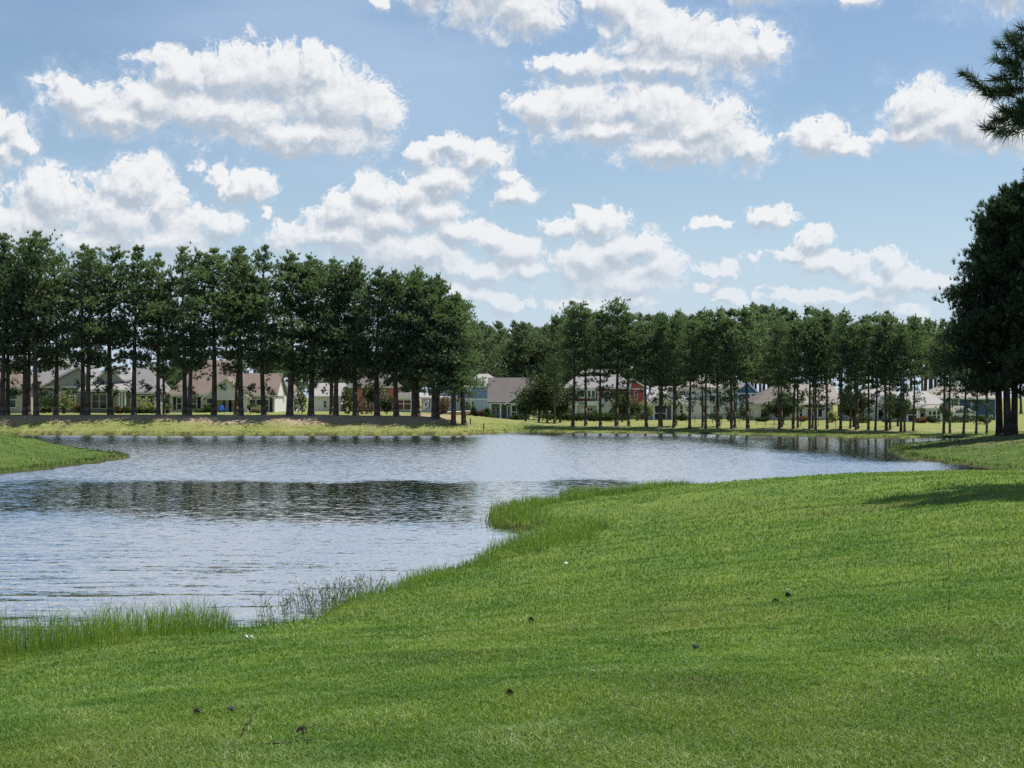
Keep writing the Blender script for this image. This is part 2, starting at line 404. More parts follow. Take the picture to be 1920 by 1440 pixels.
m2 = nt.new('ShaderNodeMixShader'); nt.put(m2.inputs[0], dens); nt.l.new(m1.outputs[0], m2.inputs[1]); nt.l.new(bcl.outputs[0], m2.inputs[2])
nt.l.new(m2.outputs[0], wout.inputs[0])
W.cycles.sampling_method = 'MANUAL'; W.cycles.sample_map_resolution = 512
# ------------------------------------------------------------------ ground sheet (one sheet to the horizon)
def build_ground():
    a_f = np.arange(-27, 27.001, 0.125); a_c = np.arange(27, 333.001, 4.5)
    ang = np.radians(np.concatenate([a_f, a_c[1:-1]]))
    r = [0.6]
    while r[-1] < 6000:
        q = r[-1]; r.append(q * (1.02 if q < 5 else 1.0075 if q < 260 else 1.03))
    r = np.array(r); na = len(ang); nr = len(r)
    A, Rr = np.meshgrid(ang, r)
    x = (np.sin(A) * Rr).ravel(); y = (np.cos(A) * Rr).ravel()
    d = shore(x, y); z = height(x, y, d)
    V = np.column_stack([x, y, z]); V = np.vstack([V, [[0, 0, gz(0, 0)]]])
    i = np.arange(nr - 1)[:, None] * na; j = np.arange(na)[None, :]; j2 = (j + 1) % na
    Q = np.stack([i + j, i + na + j, i + na + j2, i + j2], -1).reshape(-1, 4)
    c = np.array([[len(V) - 1, k, (k + 1) % na] for k in range(na)])
    # what grows where: pine straw under the left row of trees, bare soil at the waterline
    far = sstep(140, 150, y)
    nz = fbm(x * 0.09, y * 0.09, 21, 4); nz2 = fbm(x * 0.35, y * 0.5, 22, 4)
    dd = d + (nz - 0.5) * 7 + (nz2 - 0.5) * 4
    leftb = sstep(4, -3, x)
    straw = far * sstep(-4, -10, x) * sstep(3.8, 6.5, dd) * sstep(17, 11, dd) * (0.5 + 0.7 * nz2)
    straw = np.maximum(straw, far * (1 - leftb) * sstep(5, 8, dd) * sstep(15, 10, dd) * sstep(0.42, 0.7, nz2) * 0.5)
    pen = sstep(26, 30, x) * sstep(100, 108, y) * sstep(140, 130, y)
    straw = np.maximum(straw, pen * sstep(3, 7, dd) * 0.25)
    # worn spots and one wide browner streak on the near lawn
    worn = np.zeros_like(x)
    for (cx, cy, rx, ry) in ((2.75, 20.2, 1.0, 1.4), (11.5, 39.5, 4.0, 1.1), (4.6, 15.5, 0.9, 1.2), (1.5, 12.5, 0.5, 0.9), (-1.6, 17, 0.7, 1.0)):
        worn = np.maximum(worn, np.exp(-(((x - cx) / rx) ** 2 + ((y - cy) / ry) ** 2)))
    mud = sstep(0.55, 0.1, d + (nz2 - 0.5) * 0.5)
    rb = far * (1 - leftb) * sstep(11, 7, d + (nz2 - .5) * 4)  # mask for tree shade painted on the right bank
    point = (sstep(22, 27, x) * sstep(84, 87, y) + sstep(-18, -24, x) * sstep(62, 66, y)) * (1 - far) * (.75 + .5 * (nz2 - .5))  # darker grass of the points, tree shade painted in with it
    ext = lambda a: np.append(a, 0.0)
    me = npmesh('lawn', V, [Q, c], {'straw': ('POINT', ext(np.clip(straw, 0, 1))), 'worn': ('POINT', ext(worn)), 'mud': ('POINT', ext(mud)), 'farg': ('POINT', ext(far)), 'painted_shade': ('POINT', ext(rb)), 'point': ('POINT', ext(np.clip(point, 0, 1)))}, smooth=True)
    m, nt, out = newmat('lawn_ground')
    p = geopos(nt)
    fine = nt.noise(p, 9.0, 6, 0.7); mid = nt.noise(p, 0.55, 5, 0.6); big = nt.noise(p, 0.12, 3)
    near = nt.mix(nt.smooth(mid, 0.32, 0.68), (0.062, 0.115, 0.024), (0.120, 0.168, 0.036))
    near = nt.mix(nt.smooth(fine, 0.35, 0.75, 0, 0.6), near, (0.11, 0.17, 0.03))
    near = nt.mix(nt.smooth(big, 0.5, 0.7, 0, 0.35), near, (0.10, 0.12, 0.03))
    faro = nt.mix(nt.smooth(mid, 0.3, 0.7), (0.145, 0.175, 0.050), (0.235, 0.235, 0.085))
    faro = nt.mix(nt.smooth(fine, 0.35, 0.7, 0, 0.4), faro, (0.14, 0.17, 0.045))
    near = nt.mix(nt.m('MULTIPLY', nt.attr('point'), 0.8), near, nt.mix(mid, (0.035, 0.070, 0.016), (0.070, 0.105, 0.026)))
    faro = nt.mix(nt.m('MULTIPLY', nt.attr('painted_shade'), 0.8), faro, nt.mix(nt.smooth(mid, .4, .6), (0.07, 0.115, 0.03), (0.15, 0.19, 0.05)))  # bank shade painted into the ground colour
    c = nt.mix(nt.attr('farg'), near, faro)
    c = nt.mix(nt.m('MULTIPLY', nt.attr('straw'), 0.95), c, nt.mix(fine, (0.24, 0.175, 0.125), (0.42, 0.32, 0.23)))
    c = nt.mix(nt.m('MULTIPLY', nt.attr('worn'), 0.6), c, nt.mix(fine, (0.06, 0.045, 0.02), (0.15, 0.13, 0.06)))
    c = nt.mix(nt.m('MULTIPLY', nt.attr('mud'), 0.85), c, nt.mix(fine, (0.018, 0.014, 0.008), (0.06, 0.05, 0.025)))
    principled(nt, out, c, 0.95, 0.1, nt.bump(fine, 0.7, 0.06))
    tag(link('lawn', me, m), kind='structure')
build_ground()

# ------------------------------------------------------------------ water
def build_water():
    xs = np.arange(-165, 66, 1.0); ys = np.arange(2, 182, 0.75)
    gx, gy = np.meshgrid(xs, ys); x = gx.ravel(); y = gy.ravel()
    V = np.column_stack([x, y, np.zeros_like(x)])
    nx = len(xs); i = np.arange(len(ys) - 1)[:, None] * nx; j = np.arange(nx - 1)[None, :]
    Q = np.stack([i + j, i + j + 1, i + nx + j + 1, i + nx + j], -1).reshape(-1, 4)
    n = fbm(x * 0.10, y * 0.06, 31, 4) - 0.5; n2 = fbm(x * 0.3, y * 0.12, 33, 4) - 0.5
    # wind-sheltered patches
    dpy = CZ * F / np.maximum(y, 1) + HY
    band = sstep(898, 908, dpy + n * 16 + n2 * 14) * sstep(992, 955, dpy + n * 60 + n2 * 25 - np.clip(x + 9, -6, 12) * 2.0) * sstep(-31, -16, x + n * 8)
    calm = band * 1.0
    calm = np.maximum(calm, sstep(157, 168, y + n * 14 + n2 * 6) * 0.8)
    calm = np.maximum(calm, sstep(16, 26, x + n * 8) * sstep(92, 100, y + n * 8) * 0.95)
    calm = np.maximum(calm, np.exp(-((x + 0.2) / 1.6) ** 2 - ((y - 44) / 6.0) ** 2) * 0.8)
    near = sstep(48, 30, y)
    me = npmesh('pond_water', V, Q, {'calm': ('POINT', np.clip(calm + n2 * 0.3 * (calm > 0.05), 0, 1)), 'near': ('POINT', near)}, smooth=True)
    m, nt, out = newmat('pond_surface'); p = geopos(nt)
    wl = nt.noise(nt.vm('MULTIPLY', p, (0.34, 2.4, 1)), 1.0, 3, 0.55, out=1, dist=0.4)       # long low ripples
    wm = nt.noise(nt.vm('MULTIPLY', p, (2.2, 6.0, 1)), 1.0, 3, 0.6, out=1)                     # wind chop
    ws = nt.noise(nt.vm('MULTIPLY', p, (5.0, 11.0, 1)), 1.0, 2, 0.6, out=1)
    c5 = (0.5, 0.5, 0.5)
    calm = nt.attr('calm'); rough = nt.m('SUBTRACT', 1.0, calm, clamp=True); nr = nt.attr('near')
    al = nt.m('ADD', nt.m('MULTIPLY_ADD', rough, 0.05, 0.05), nt.m('MULTIPLY', nr, 0.75))
    am = nt.m('MULTIPLY_ADD', nt.m('MULTIPLY', rough, nt.m('MULTIPLY_ADD', nr, -0.6, 1.0)), 0.42, 0.22)
    asml = nt.m('MULTIPLY_ADD', rough, 0.30, 0.16)
    s = nt.vm('SCALE', nt.vm('SUBTRACT', wl, c5)); nt.put(s.node.inputs['Scale'], al)
    s2 = nt.vm('SCALE', nt.vm('SUBTRACT', wm, c5)); nt.put(s2.node.inputs['Scale'], am)
    s3 = nt.vm('SCALE', nt.vm('SUBTRACT', ws, c5)); nt.put(s3.node.inputs['Scale'], asml)
    v = nt.vm('ADD', nt.vm('ADD', s, s2), s3)
    # normals leaned towards the near shore, added so the water mirrors brighter sky
    tilt = nt.new('ShaderNodeCombineXYZ'); tilt.inputs[2].default_value = 1.0
    nt.put(tilt.inputs[1], nt.m('ADD', -0.02, nt.m('MULTIPLY', rough, nt.m('MULTIPLY_ADD', nr, 0.04, -0.12))))
    v = nt.vm('MULTIPLY_ADD', v, (0.55, 1.0, 0), tilt.outputs[0])
    N = nt.vm('NORMALIZE', v)
    b = principled(nt, out, (0.030, 0.042, 0.036), 0.03, 0.5, N, IOR=1.9)
    g = nt.new('ShaderNodeBsdfGlossy'); g.inputs['Roughness'].default_value = 0.04; g.inputs[0].default_value = (1, 1, 1, 1); nt.put(g.inputs['Normal'], N)
    mx = nt.new('ShaderNodeMixShader'); mx.inputs[0].default_value = 0.80
    nt.l.new(b.outputs[0], mx.inputs[1]); nt.l.new(g.outputs[0], mx.inputs[2]); nt.l.new(mx.outputs[0], out.inputs[0])
    tag(link('pond_water', me, m), kind='structure')
build_water()
# ------------------------------------------------------------------ vegetation generators
def unit(v): return v / np.maximum(np.linalg.norm(v, axis=-1, keepdims=True), 1e-9)
def tufts(rng, P, A, nt_, ln, wd, spread=0.9, tone=None, up=0.25):
    """a tuft of needle blades at every point P with axis A -> triangles"""
    n = len(P)
    P = np.repeat(P, nt_, 0); A = np.repeat(A, nt_, 0)
    d = unit(A * 0.75 + rng.normal(size=P.shape) * spread * 0.6 + np.array([0, 0, up]))
    l = ln * rng.uniform(0.65, 1.15, (len(P), 1)); w = wd * rng.uniform(0.7, 1.3, (len(P), 1))
    s = unit(np.cross(d, rng.normal(size=P.shape)))
    V = np.stack([P - s * w * 0.5 + d * l * 0.12, P + s * w * 0.5 + d * l * 0.12, P + d * l], 1).reshape(-1, 3)
    Fc = np.arange(len(V)).reshape(-1, 3)
    t = np.repeat(tone, nt_) + rng.uniform(-0.12, 0.12, len(Fc)) if tone is not None else rng.uniform(0, 1, len(Fc))
    return V, Fc, np.clip(t, 0, 1)

def pine(seed, H=18.0, base=0.34, W=2.7, limbs=58, dens=9.0, nt_=12, ln=0.36, wd=0.065, r0=0.24, low=0, skinny=1.0, lean=0.02, prof='tall', even=0):
    rng = np.random.default_rng(seed)
    tr = MB()
    # trunk line with a slight sway
    K = 9; ph = rng.uniform(0, 6.28, 2)
    def tp(t): return np.array([math.sin(t * 3.0 + ph[0]) * lean * H * t + rng.uniform(-1, 1) * 0, math.cos(t * 2.3 + ph[1]) * lean * H * t, t * H])
    o0 = tp(0.0) * np.array([1, 1, 0])
    ks = [0, 0.015, 0.05, 0.15, 0.3, 0.5, 0.7, 0.85, 0.97]
    rad = lambda t: r0 * (1.45 if t <= 0 else 1.18 if t < 0.02 else 1.0 if t < 0.06 else (1 - t) ** 0.85 * 1.0 + 0.04)
    for a, b in zip(ks[:-1], ks[1:]):
        pa = tp(a) - o0; pb = tp(b) - o0
        if a == 0: pa = pa - np.array([0, 0, 0.25])
        tr.tube(pa, pb, rad(a), rad(b), 8)
    Ps, As, Ts = [], [], []
    hb = base
    ts = np.sort(rng.uniform(0, 1, limbs) ** 0.9)
    ts = np.round(ts * 11) / 11 * 0.75 + ts * 0.25                  # rough whorls
    cl = rng.uniform(0.35, 1.2, 16)
    for k, s in enumerate(ts):
        t = hb + (0.985 - hb) * s
        if prof == 'tall': L = W * min(1.0, 0.62 + 1.1 * s) * (1 - s ** 2.7) ** 0.78 + 0.34
        elif prof == 'full': L = W * min(1.0, 0.75 + 1.6 * s) * (1 - s ** 1.9) ** 0.82 + 0.38
        else: L = W * (1 - s) ** 0.7 + 0.3
        L *= (rng.uniform(0.42, 1.22) * (0.55 + 0.45 * cl[int(s * 15)])) if not even else rng.uniform(0.5, 1.12) * (0.8 + 0.25 * cl[int(s * 15)])
        az_ = k * 2.4 + rng.uniform(-0.6, 0.6)
        e = R(-16 + 62 * s + rng.normal() * 9)
        d = np.array([math.cos(az_) * math.cos(e), math.sin(az_) * math.cos(e), math.sin(e)])
        o = tp(t) - o0
        mid = o + d * L * 0.55; tip = o + d * L + np.array([0, 0, 0.16 * L])
        rr = 0.028 + 0.012 * L
        tr.tube(o, mid, rr, rr * 0.6, 4); tr.tube(mid, tip, rr * 0.6, 0.012, 4)
        n = max(4, int(dens * L * (0.8 + 0.5 * cl[int(s * 15)])))
        q = rng.uniform(0.28, 1.0, n) ** 0.8
        pts = o + d * L * q[:, None] + np.array([0, 0, 1.0]) * (0.16 * L * q[:, None] ** 2)
        sp_ = (0.10 + (0.18 if not even else 0.085) * L * q[:, None])
        off = rng.normal(size=(n, 3)) * sp_ * np.array([1, 1, 0.62]); off[:, 2] += 0.08
        pts = pts + off
        ax = unit(unit(d + off * 0.9) * 0.8 + np.array([0, 0, 0.45]))
        Ps.append(pts); As.append(ax)
        Ts.append(np.full(n, 0.25 + 0.35 * rng.uniform() + 0.2 * (s - 0.5)) + rng.uniform(-0.15, 0.2, n))
    for _ in range(low):                                           # lone lower sprigs under the crown
        t = rng.uniform(hb * 0.45, hb); az_ = rng.uniform(0, 6.28); L = rng.uniform(0.7, 1.8)
        d = np.array([math.cos(az_), math.sin(az_), -0.15]); o = tp(t) - o0
        tr.tube(o, o + d * L, 0.03, 0.012, 4)
        n = int(6 * L) + 4; pts = o + d * L * rng.uniform(0.4, 1, (n, 1)) + rng.normal(size=(n, 3)) * 0.22
        Ps.append(pts); As.append(unit(np.tile(d, (n, 1)) + rng.normal(size=(n, 3)) * 0.5)); Ts.append(rng.uniform(0.1, 0.4, n))
    top = tp(0.985) - o0
    n = 10; Ps.append(top + rng.normal(size=(n, 3)) * np.array([0.18, 0.18, 0.35])); As.append(unit(rng.normal(size=(n, 3)) * 0.3 + np.array([0, 0, 1]))); Ts.append(np.full(n, 0.6))
    P = np.concatenate(Ps); A = np.concatenate(As); T = np.concatenate(Ts)
    P[:, :2] *= skinny
    V, Fc, tn = tufts(rng, P, A, nt_, ln * 1.15, wd * .92, spread=0.72, tone=T, up=0.55)
    return tr.mesh('trunk', True), npmesh('crown', V, Fc, {'tone': tn})

def bush_mesh(seed, w, dp, h, n=500, leaf=0.16, nt_=5, lumpy=6):
    rng = np.random.default_rng(seed)
    cs = np.column_stack([rng.uniform(-0.6, 0.6, lumpy) * w / 2, rng.uniform(-0.6, 0.6, lumpy) * dp / 2, rng.uniform(0.25, 0.7, lumpy) * h])
    rs = rng.uniform(0.35, 0.6, lumpy)
    k = rng.integers(0, lumpy, n); u = unit(rng.normal(size=(n, 3))) * (rng.uniform(0.5, 1, (n, 1)) ** 0.4)
    P = cs[k] + u * rs[k][:, None] * np.array([w / 2, dp / 2, h / 2]) * 1.1
    P[:, 2] = np.abs(P[:, 2]) * 0.95 + 0.03
    V, Fc, t = tufts(rng, P, unit(u + np.array([0, 0, .3])), nt_, leaf * 1.5, leaf * 0.8, 1.2, tone=rng.uniform(0.1, 0.9, n))
    return npmesh('foliage', V, Fc, {'tone': t})

M = {}
M['bark'] = mat_bark('pine_bark')
M['bark_dark'] = mat_bark('dark_bark', (0.035, 0.028, 0.025), (0.09, 0.07, 0.06))
M['needles'] = mat_leaf('pine_needles', (0.044, 0.082, 0.050), (0.168, 0.240, 0.122), 0.04, 0.48, trmul=(1.6, 1.65, 0.9))
M['needles_far'] = mat_leaf('far_pine_needles', (0.06, 0.095, 0.065), (0.16, 0.22, 0.13), 0.03, 0.46, trmul=(1.5, 1.5, 0.9))  # distance haze put into the paler leaf colour
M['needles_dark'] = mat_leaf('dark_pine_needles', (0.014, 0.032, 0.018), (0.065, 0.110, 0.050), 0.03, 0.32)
M['shrub'] = mat_leaf('shrub_leaves', (0.025, 0.055, 0.015), (0.10, 0.15, 0.04), 0.06, 0.35)
M['shrub_light'] = mat_leaf('pale_shrub_leaves', (0.12, 0.15, 0.04), (0.42, 0.42, 0.22), 0.06, 0.45)
M['shrub_red'] = mat_leaf('reddish_shrub_leaves', (0.09, 0.05, 0.03), (0.25, 0.13, 0.09), 0.05, 0.35)
M['oak'] = mat_leaf('broad_leaves', (0.022, 0.045, 0.016), (0.085, 0.12, 0.04), 0.05, 0.36)

PV = [pine(101, 18, 0.29, 3.0, 72, 13.5, wd=0.08, low=3), pine(102, 18, 0.24, 2.7, 70, 13.5, wd=0.08, low=4), pine(103, 18, 0.32, 2.9, 66, 13.5, wd=0.08, low=3),
      pine(104, 18, 0.22, 3.2, 80, 12.5, wd=0.08, low=2), pine(105, 18, 0.26, 2.5, 68, 13.5, wd=0.08, low=5), pine(106, 18, 0.30, 3.3, 74, 12.5, wd=0.08, low=2)]
PF = [pine(111, 18, 0.28, 3.3, 96, 15, prof='full', r0=0.32, wd=0.08, low=2), pine(112, 18, 0.26, 3.5, 100, 15, prof='full', r0=0.34, wd=0.08, low=3)]
PR = [pine(121, 18, 0.42, 2.7, 60, 11.5, r0=0.22, wd=0.08, low=6), pine(122, 18, 0.36, 2.4, 62, 11.5, r0=0.21, wd=0.08, low=7), pine(123, 18, 0.47, 2.8, 58, 11.5, r0=0.22, wd=0.08, low=5),
      pine(124, 18, 0.32, 2.8, 72, 13, r0=0.24, wd=0.08, low=5), pine(125, 18, 0.40, 2.2, 58, 11.5, r0=0.19, wd=0.08, low=8)]

def plant_pine(pair, x, y, H, label, group, rz, wscale=1.0, mat=None, name='pine_tree', cat='pine tree', bark=None, tilt=(0, 0)):
    r = thing(name, label, cat, (x, y, gz(x, y)), rz, group)
    s = H / 18.0; r.scale = (s * wscale, s * wscale, s); r.rotation_euler = (tilt[0], tilt[1], rz)
    t = link('trunk', pair[0], M['bark'], r); c = link('crown', pair[1], M['needles'], r)
    if bark: t.material_slots[0].link = 'OBJECT'; t.material_slots[0].material = M[bark]
    if mat: c.material_slots[0].link = 'OBJECT'; c.material_slots[0].material = M[mat]
    return r

rngT = np.random.default_rng(7)
ROWL = 'pines along the left bank'
# photo px of the trunk foot, distance, photo row of the top, mesh, width, label
LEFT = [
 (-40, 176, 455, PV[3], 1.0, 'pine whose foliage just enters at the left edge of the photo'),
 (4, 174, 444, PV[0], 0.9, 'pine at the left edge in front of the tan house window'),
 (14, 177, 470, PV[4], 0.9, 'slim pine close beside the leftmost trunk, right of it'),
 (47, 175, 452, PV[3], 1.0, 'taller of the paired pines before the tan house downspout'),
 (54, 178, 466, PV[1], 0.8, 'thinner trunk of the paired pines before the tan house downspout'),
 (68, 173, 440, PV[5], 1.0, 'tallest broad-topped pine in front of the beige gable end'),
 (105, 176, 472, PV[1], 0.95, 'dark pine standing in front of the pale blossoming shrub'),
 (155, 176, 466, PV[0], 0.95, 'left trunk of the pair between pale shrub and three-window porch'),
 (164, 173, 474, PV[2], 1.0, 'right darker trunk of the pair left of the three-window porch'),
 (207, 175, 466, PV[4], 1.1, 'pine whose trunk crosses the three-window porch'),
 (251, 174, 467, PV[0], 1.0, 'pine right of the orange-edged porch roof'),
 (297, 174, 480, PV[3], 0.95, 'thick pine at the gap between sage house and mauve-roofed house'),
 (308, 177, 520, PV[4], 0.7, 'short thin pine above the spiky palm beside the mauve-roofed house'),
 (347, 175, 470, PV[1], 1.0, 'pale trunk before the two left windows of the mauve-roofed house'),
 (355, 172, 478, PV[2], 0.9, 'dark trunk before the second window of the mauve-roofed house'),
 (401, 173, 470, PV[5], 1.05, 'pine standing against the bare mauve roof slope'),
 (443, 176, 468, PV[0], 0.9, 'slim pine left of the blue lawn chairs trunk pair'),
 (452, 173, 472, PV[3], 1.0, 'bushy pine in front of the mauve-roofed house porch'),
 (495, 174, 466, PV[1], 1.0, 'pine crossing the triple window of the mauve-roofed house'),
 (543, 172, 470, PF[0], 0.95, 'dense pine in front of the teal-gabled house'),
 (583, 172, 484, PF[1], 0.9, 'thick dark pine between teal-gabled house and small white house'),
 (622, 178, 490, PV[2], 0.9, 'pine standing back behind the row by the small white house'),
 (630, 172, 492, PF[0], 0.85, 'pine with a lone pale trunk right of the small white house'),
 (667, 173, 490, PF[1], 0.85, 'dense pine at the left end of the brick house'),
 (707, 171, 500, PF[0], 0.95, 'thick trunked pine in front of the tall dark shrub'),
 (743, 170, 512, PF[1], 0.85, 'pine at the brick house corner by the screened porch'),
 (776, 170, 514, PF[0], 0.8, 'leafy low-crowned pine right of the screened brick porch'),
 (783, 172, 506, PF[1], 0.8, 'pine with flared base left of the white outdoor stairs'),
 (813, 169, 516, PF[0], 0.85, 'thick double pine right of the white outdoor stairs'),
 (820, 171, 520, PF[1], 0.75, 'slim pale pine pressed against the thick double one'),
 (850, 168, 546, PF[0], 0.9, 'stout pine second from the open right end of the left bank row'),
 (870, 171, 556, PF[1], 0.95, 'rounded rightmost pine of the left bank row, nearest the blue house'),
]
for px, d, ty, pr, ws, lab in LEFT:
    d += 3.0; x = X(px, d); z0 = gz(x, d); H = Z(ty, d) - z0
    plant_pine(pr, x, d, H, lab, ROWL, rngT.uniform(0, 6.28), ws * 1.16 * rngT.uniform(0.94, 1.06), tilt=(rngT.normal() * 0.018, rngT.normal() * 0.018))

ROWR = 'pines along the right bank'
RIGHT = [
 (1040, 200, 583, PR[3], 0.95, 'pine rising behind the small bushy tree at the left of the right bank'),
 (1074, 190, 574, PR[0], 1.15, 'first clear trunk of the right bank, by the red bay window house'),
 (1098, 190, 576, PR[1], 1.1, 'pine before the white-framed bay window'),
 (1126, 188, 575, PR[3], 1.1, 'pine right of the white-framed bay window'),
 (1156, 188, 568, PR[0], 1.2, 'tallest pine before the maroon wall of the red house'),
 (1179, 187, 577, PR[1], 1.1, 'reddish trunk at the left corner of the bright red wing'),
 (1212, 186, 585, PR[2], 1.2, 'pine right of the bright red wing'),
 (1236, 184, 590, PR[4], 1.1, 'left of two close trunks before the dark screened porch'),
 (1240, 186, 582, PR[3], 0.9, 'right of two close trunks before the dark screened porch'),
 (1263, 183, 582, PR[0], 1.0, 'pine at the right edge of the dark screened porch'),
 (1267, 186, 590, PR[4], 1.1, 'thin pine touching the trunk at the porch edge'),
 (1293, 181, 582, PR[3], 1.15, 'thick pine left of the white two-storey house'),
 (1317, 183, 588, PR[1], 1.0, 'left of two slim trunks on the white two-storey house wall'),
 (1323, 180, 580, PR[2], 1.0, 'right of two slim trunks on the white two-storey house wall'),
 (1345, 180, 584, PR[4], 1.2, 'thin pine between the upper windows of the white house'),
 (1349, 183, 590, PR[0], 0.9, 'second thin pine between the upper windows of the white house'),
 (1372, 178, 586, PR[3], 1.1, 'bushy pine at the right corner of the white house'),
 (1378, 180, 592, PR[1], 1.0, 'low-branched pine just right of the white house corner'),
 (1402, 177, 582, PR[3], 1.15, 'pine in front of the blue house with the white balcony posts'),
 (1461, 175, 584, PR[0], 1.1, 'left of the close pair before the tan gable'),
 (1466, 178, 592, PR[4], 1.0, 'right of the close pair before the tan gable'),
 (1487, 174, 582, PR[3], 1.1, 'dense pine covering the tan house centre'),
 (1496, 176, 590, PR[1], 1.0, 'thin pine right of the dense one on the tan house'),
 (1518, 173, 584, PR[2], 1.0, 'left of three close trunks before the wide tan house window'),
 (1523, 174, 580, PR[1], 0.9, 'middle of three close trunks before the wide tan house window'),
 (1529, 172, 588, PR[0], 1.0, 'right of three close trunks before the wide tan house window'),
 (1551, 172, 590, PR[3], 1.0, 'bushy low-skirted pine right of the wide tan house window'),
 (1576, 170, 588, PR[1], 1.1, 'pine between the tan house and the pale grey house'),
 (1594, 172, 596, PR[4], 1.0, 'slight pine left of the pale grey house'),
 (1605, 169, 590, PR[2], 1.0, 'left of two trunks at the pale grey house corner'),
 (1609, 171, 596, PR[0], 0.9, 'right of two trunks at the pale grey house corner'),
 (1628, 168, 592, PR[3], 0.95, 'pine left of the wreath window'),
 (1641, 167, 598, PR[1], 1.0, 'pine just left of the wreath window, second trunk'),
 (1662, 166, 592, PR[0], 1.1, 'pine right of the wreath window'),
 (1669, 168, 600, PR[3], 0.9, 'leafy pine right of the wreath window, behind its neighbour'),
 (1689, 165, 594, PR[2], 1.1, 'pine left of the white-posted screened porch'),
 (1696, 164, 602, PR[4], 1.0, 'slim pine at the white-posted screened porch'),
 (1712, 166, 600, PR[1], 1.0, 'pine on the right part of the white-posted porch'),
 (1769, 162, 606, PR[2], 1.1, 'bare trunked pine before the dark blue house'),
 (1781, 163, 604, PR[1], 1.0, 'pine left of the gabled gazebo porch'),
 (1806, 160, 610, PR[4], 1.1, 'thin pine crossing the gabled gazebo porch'),
 (1830, 161, 610, PR[3], 1.0, 'leafy pine right of the gabled gazebo porch'),
 (1850, 162, 615, PR[0], 1.0, 'half hidden pine beside the big dark trunks'),
]
for px, d, ty, pr, ws, lab in RIGHT:
    d -= 4.0; x = X(px, d); z0 = gz(x, d); H = (Z(ty, d) - z0) * rngT.uniform(.90, 1.03)
    plant_pine(pr, x, d, H, lab, ROWR, rngT.uniform(0, 6.28), ws * 0.98 * rngT.uniform(0.94, 1.06), tilt=(rngT.normal() * 0.02, rngT.normal() * 0.02))

# big dark pines on the right-hand point
BIG = [pine(131, 20, 0.21, 4.9, 170, 16, 12, 0.42, 0.075, r0=0.36, prof='full', even=1), pine(132, 20, 0.24, 4.6, 160, 16, 12, 0.42, 0.075, r0=0.34, prof='full', even=1)]
for px, d, ty, pr, ws, lab in [
    (1874, 121, 392, BIG[0], 0.88, 'leftmost trunk of the big dark pines on the right point'),
    (1889, 118, 362, BIG[1], 0.95, 'pale tall trunk of the big dark pines on the right point'),
    (1901, 120, 370, BIG[0], 0.85, 'dark middle trunk of the big pines on the right point'),
    (1938, 117, 330, BIG[1], 1.0, 'big dark pine cut by the right edge of the photo')]:
    x = X(px, d); z0 = gz(x, d); H = (Z(ty, d) - z0) * 18 / 20.0
    plant_pine(pr, x, d, H, lab, 'big dark pines on the right point', rngT.uniform(0, 6.28), ws, mat='needles_dark', bark='bark_dark')

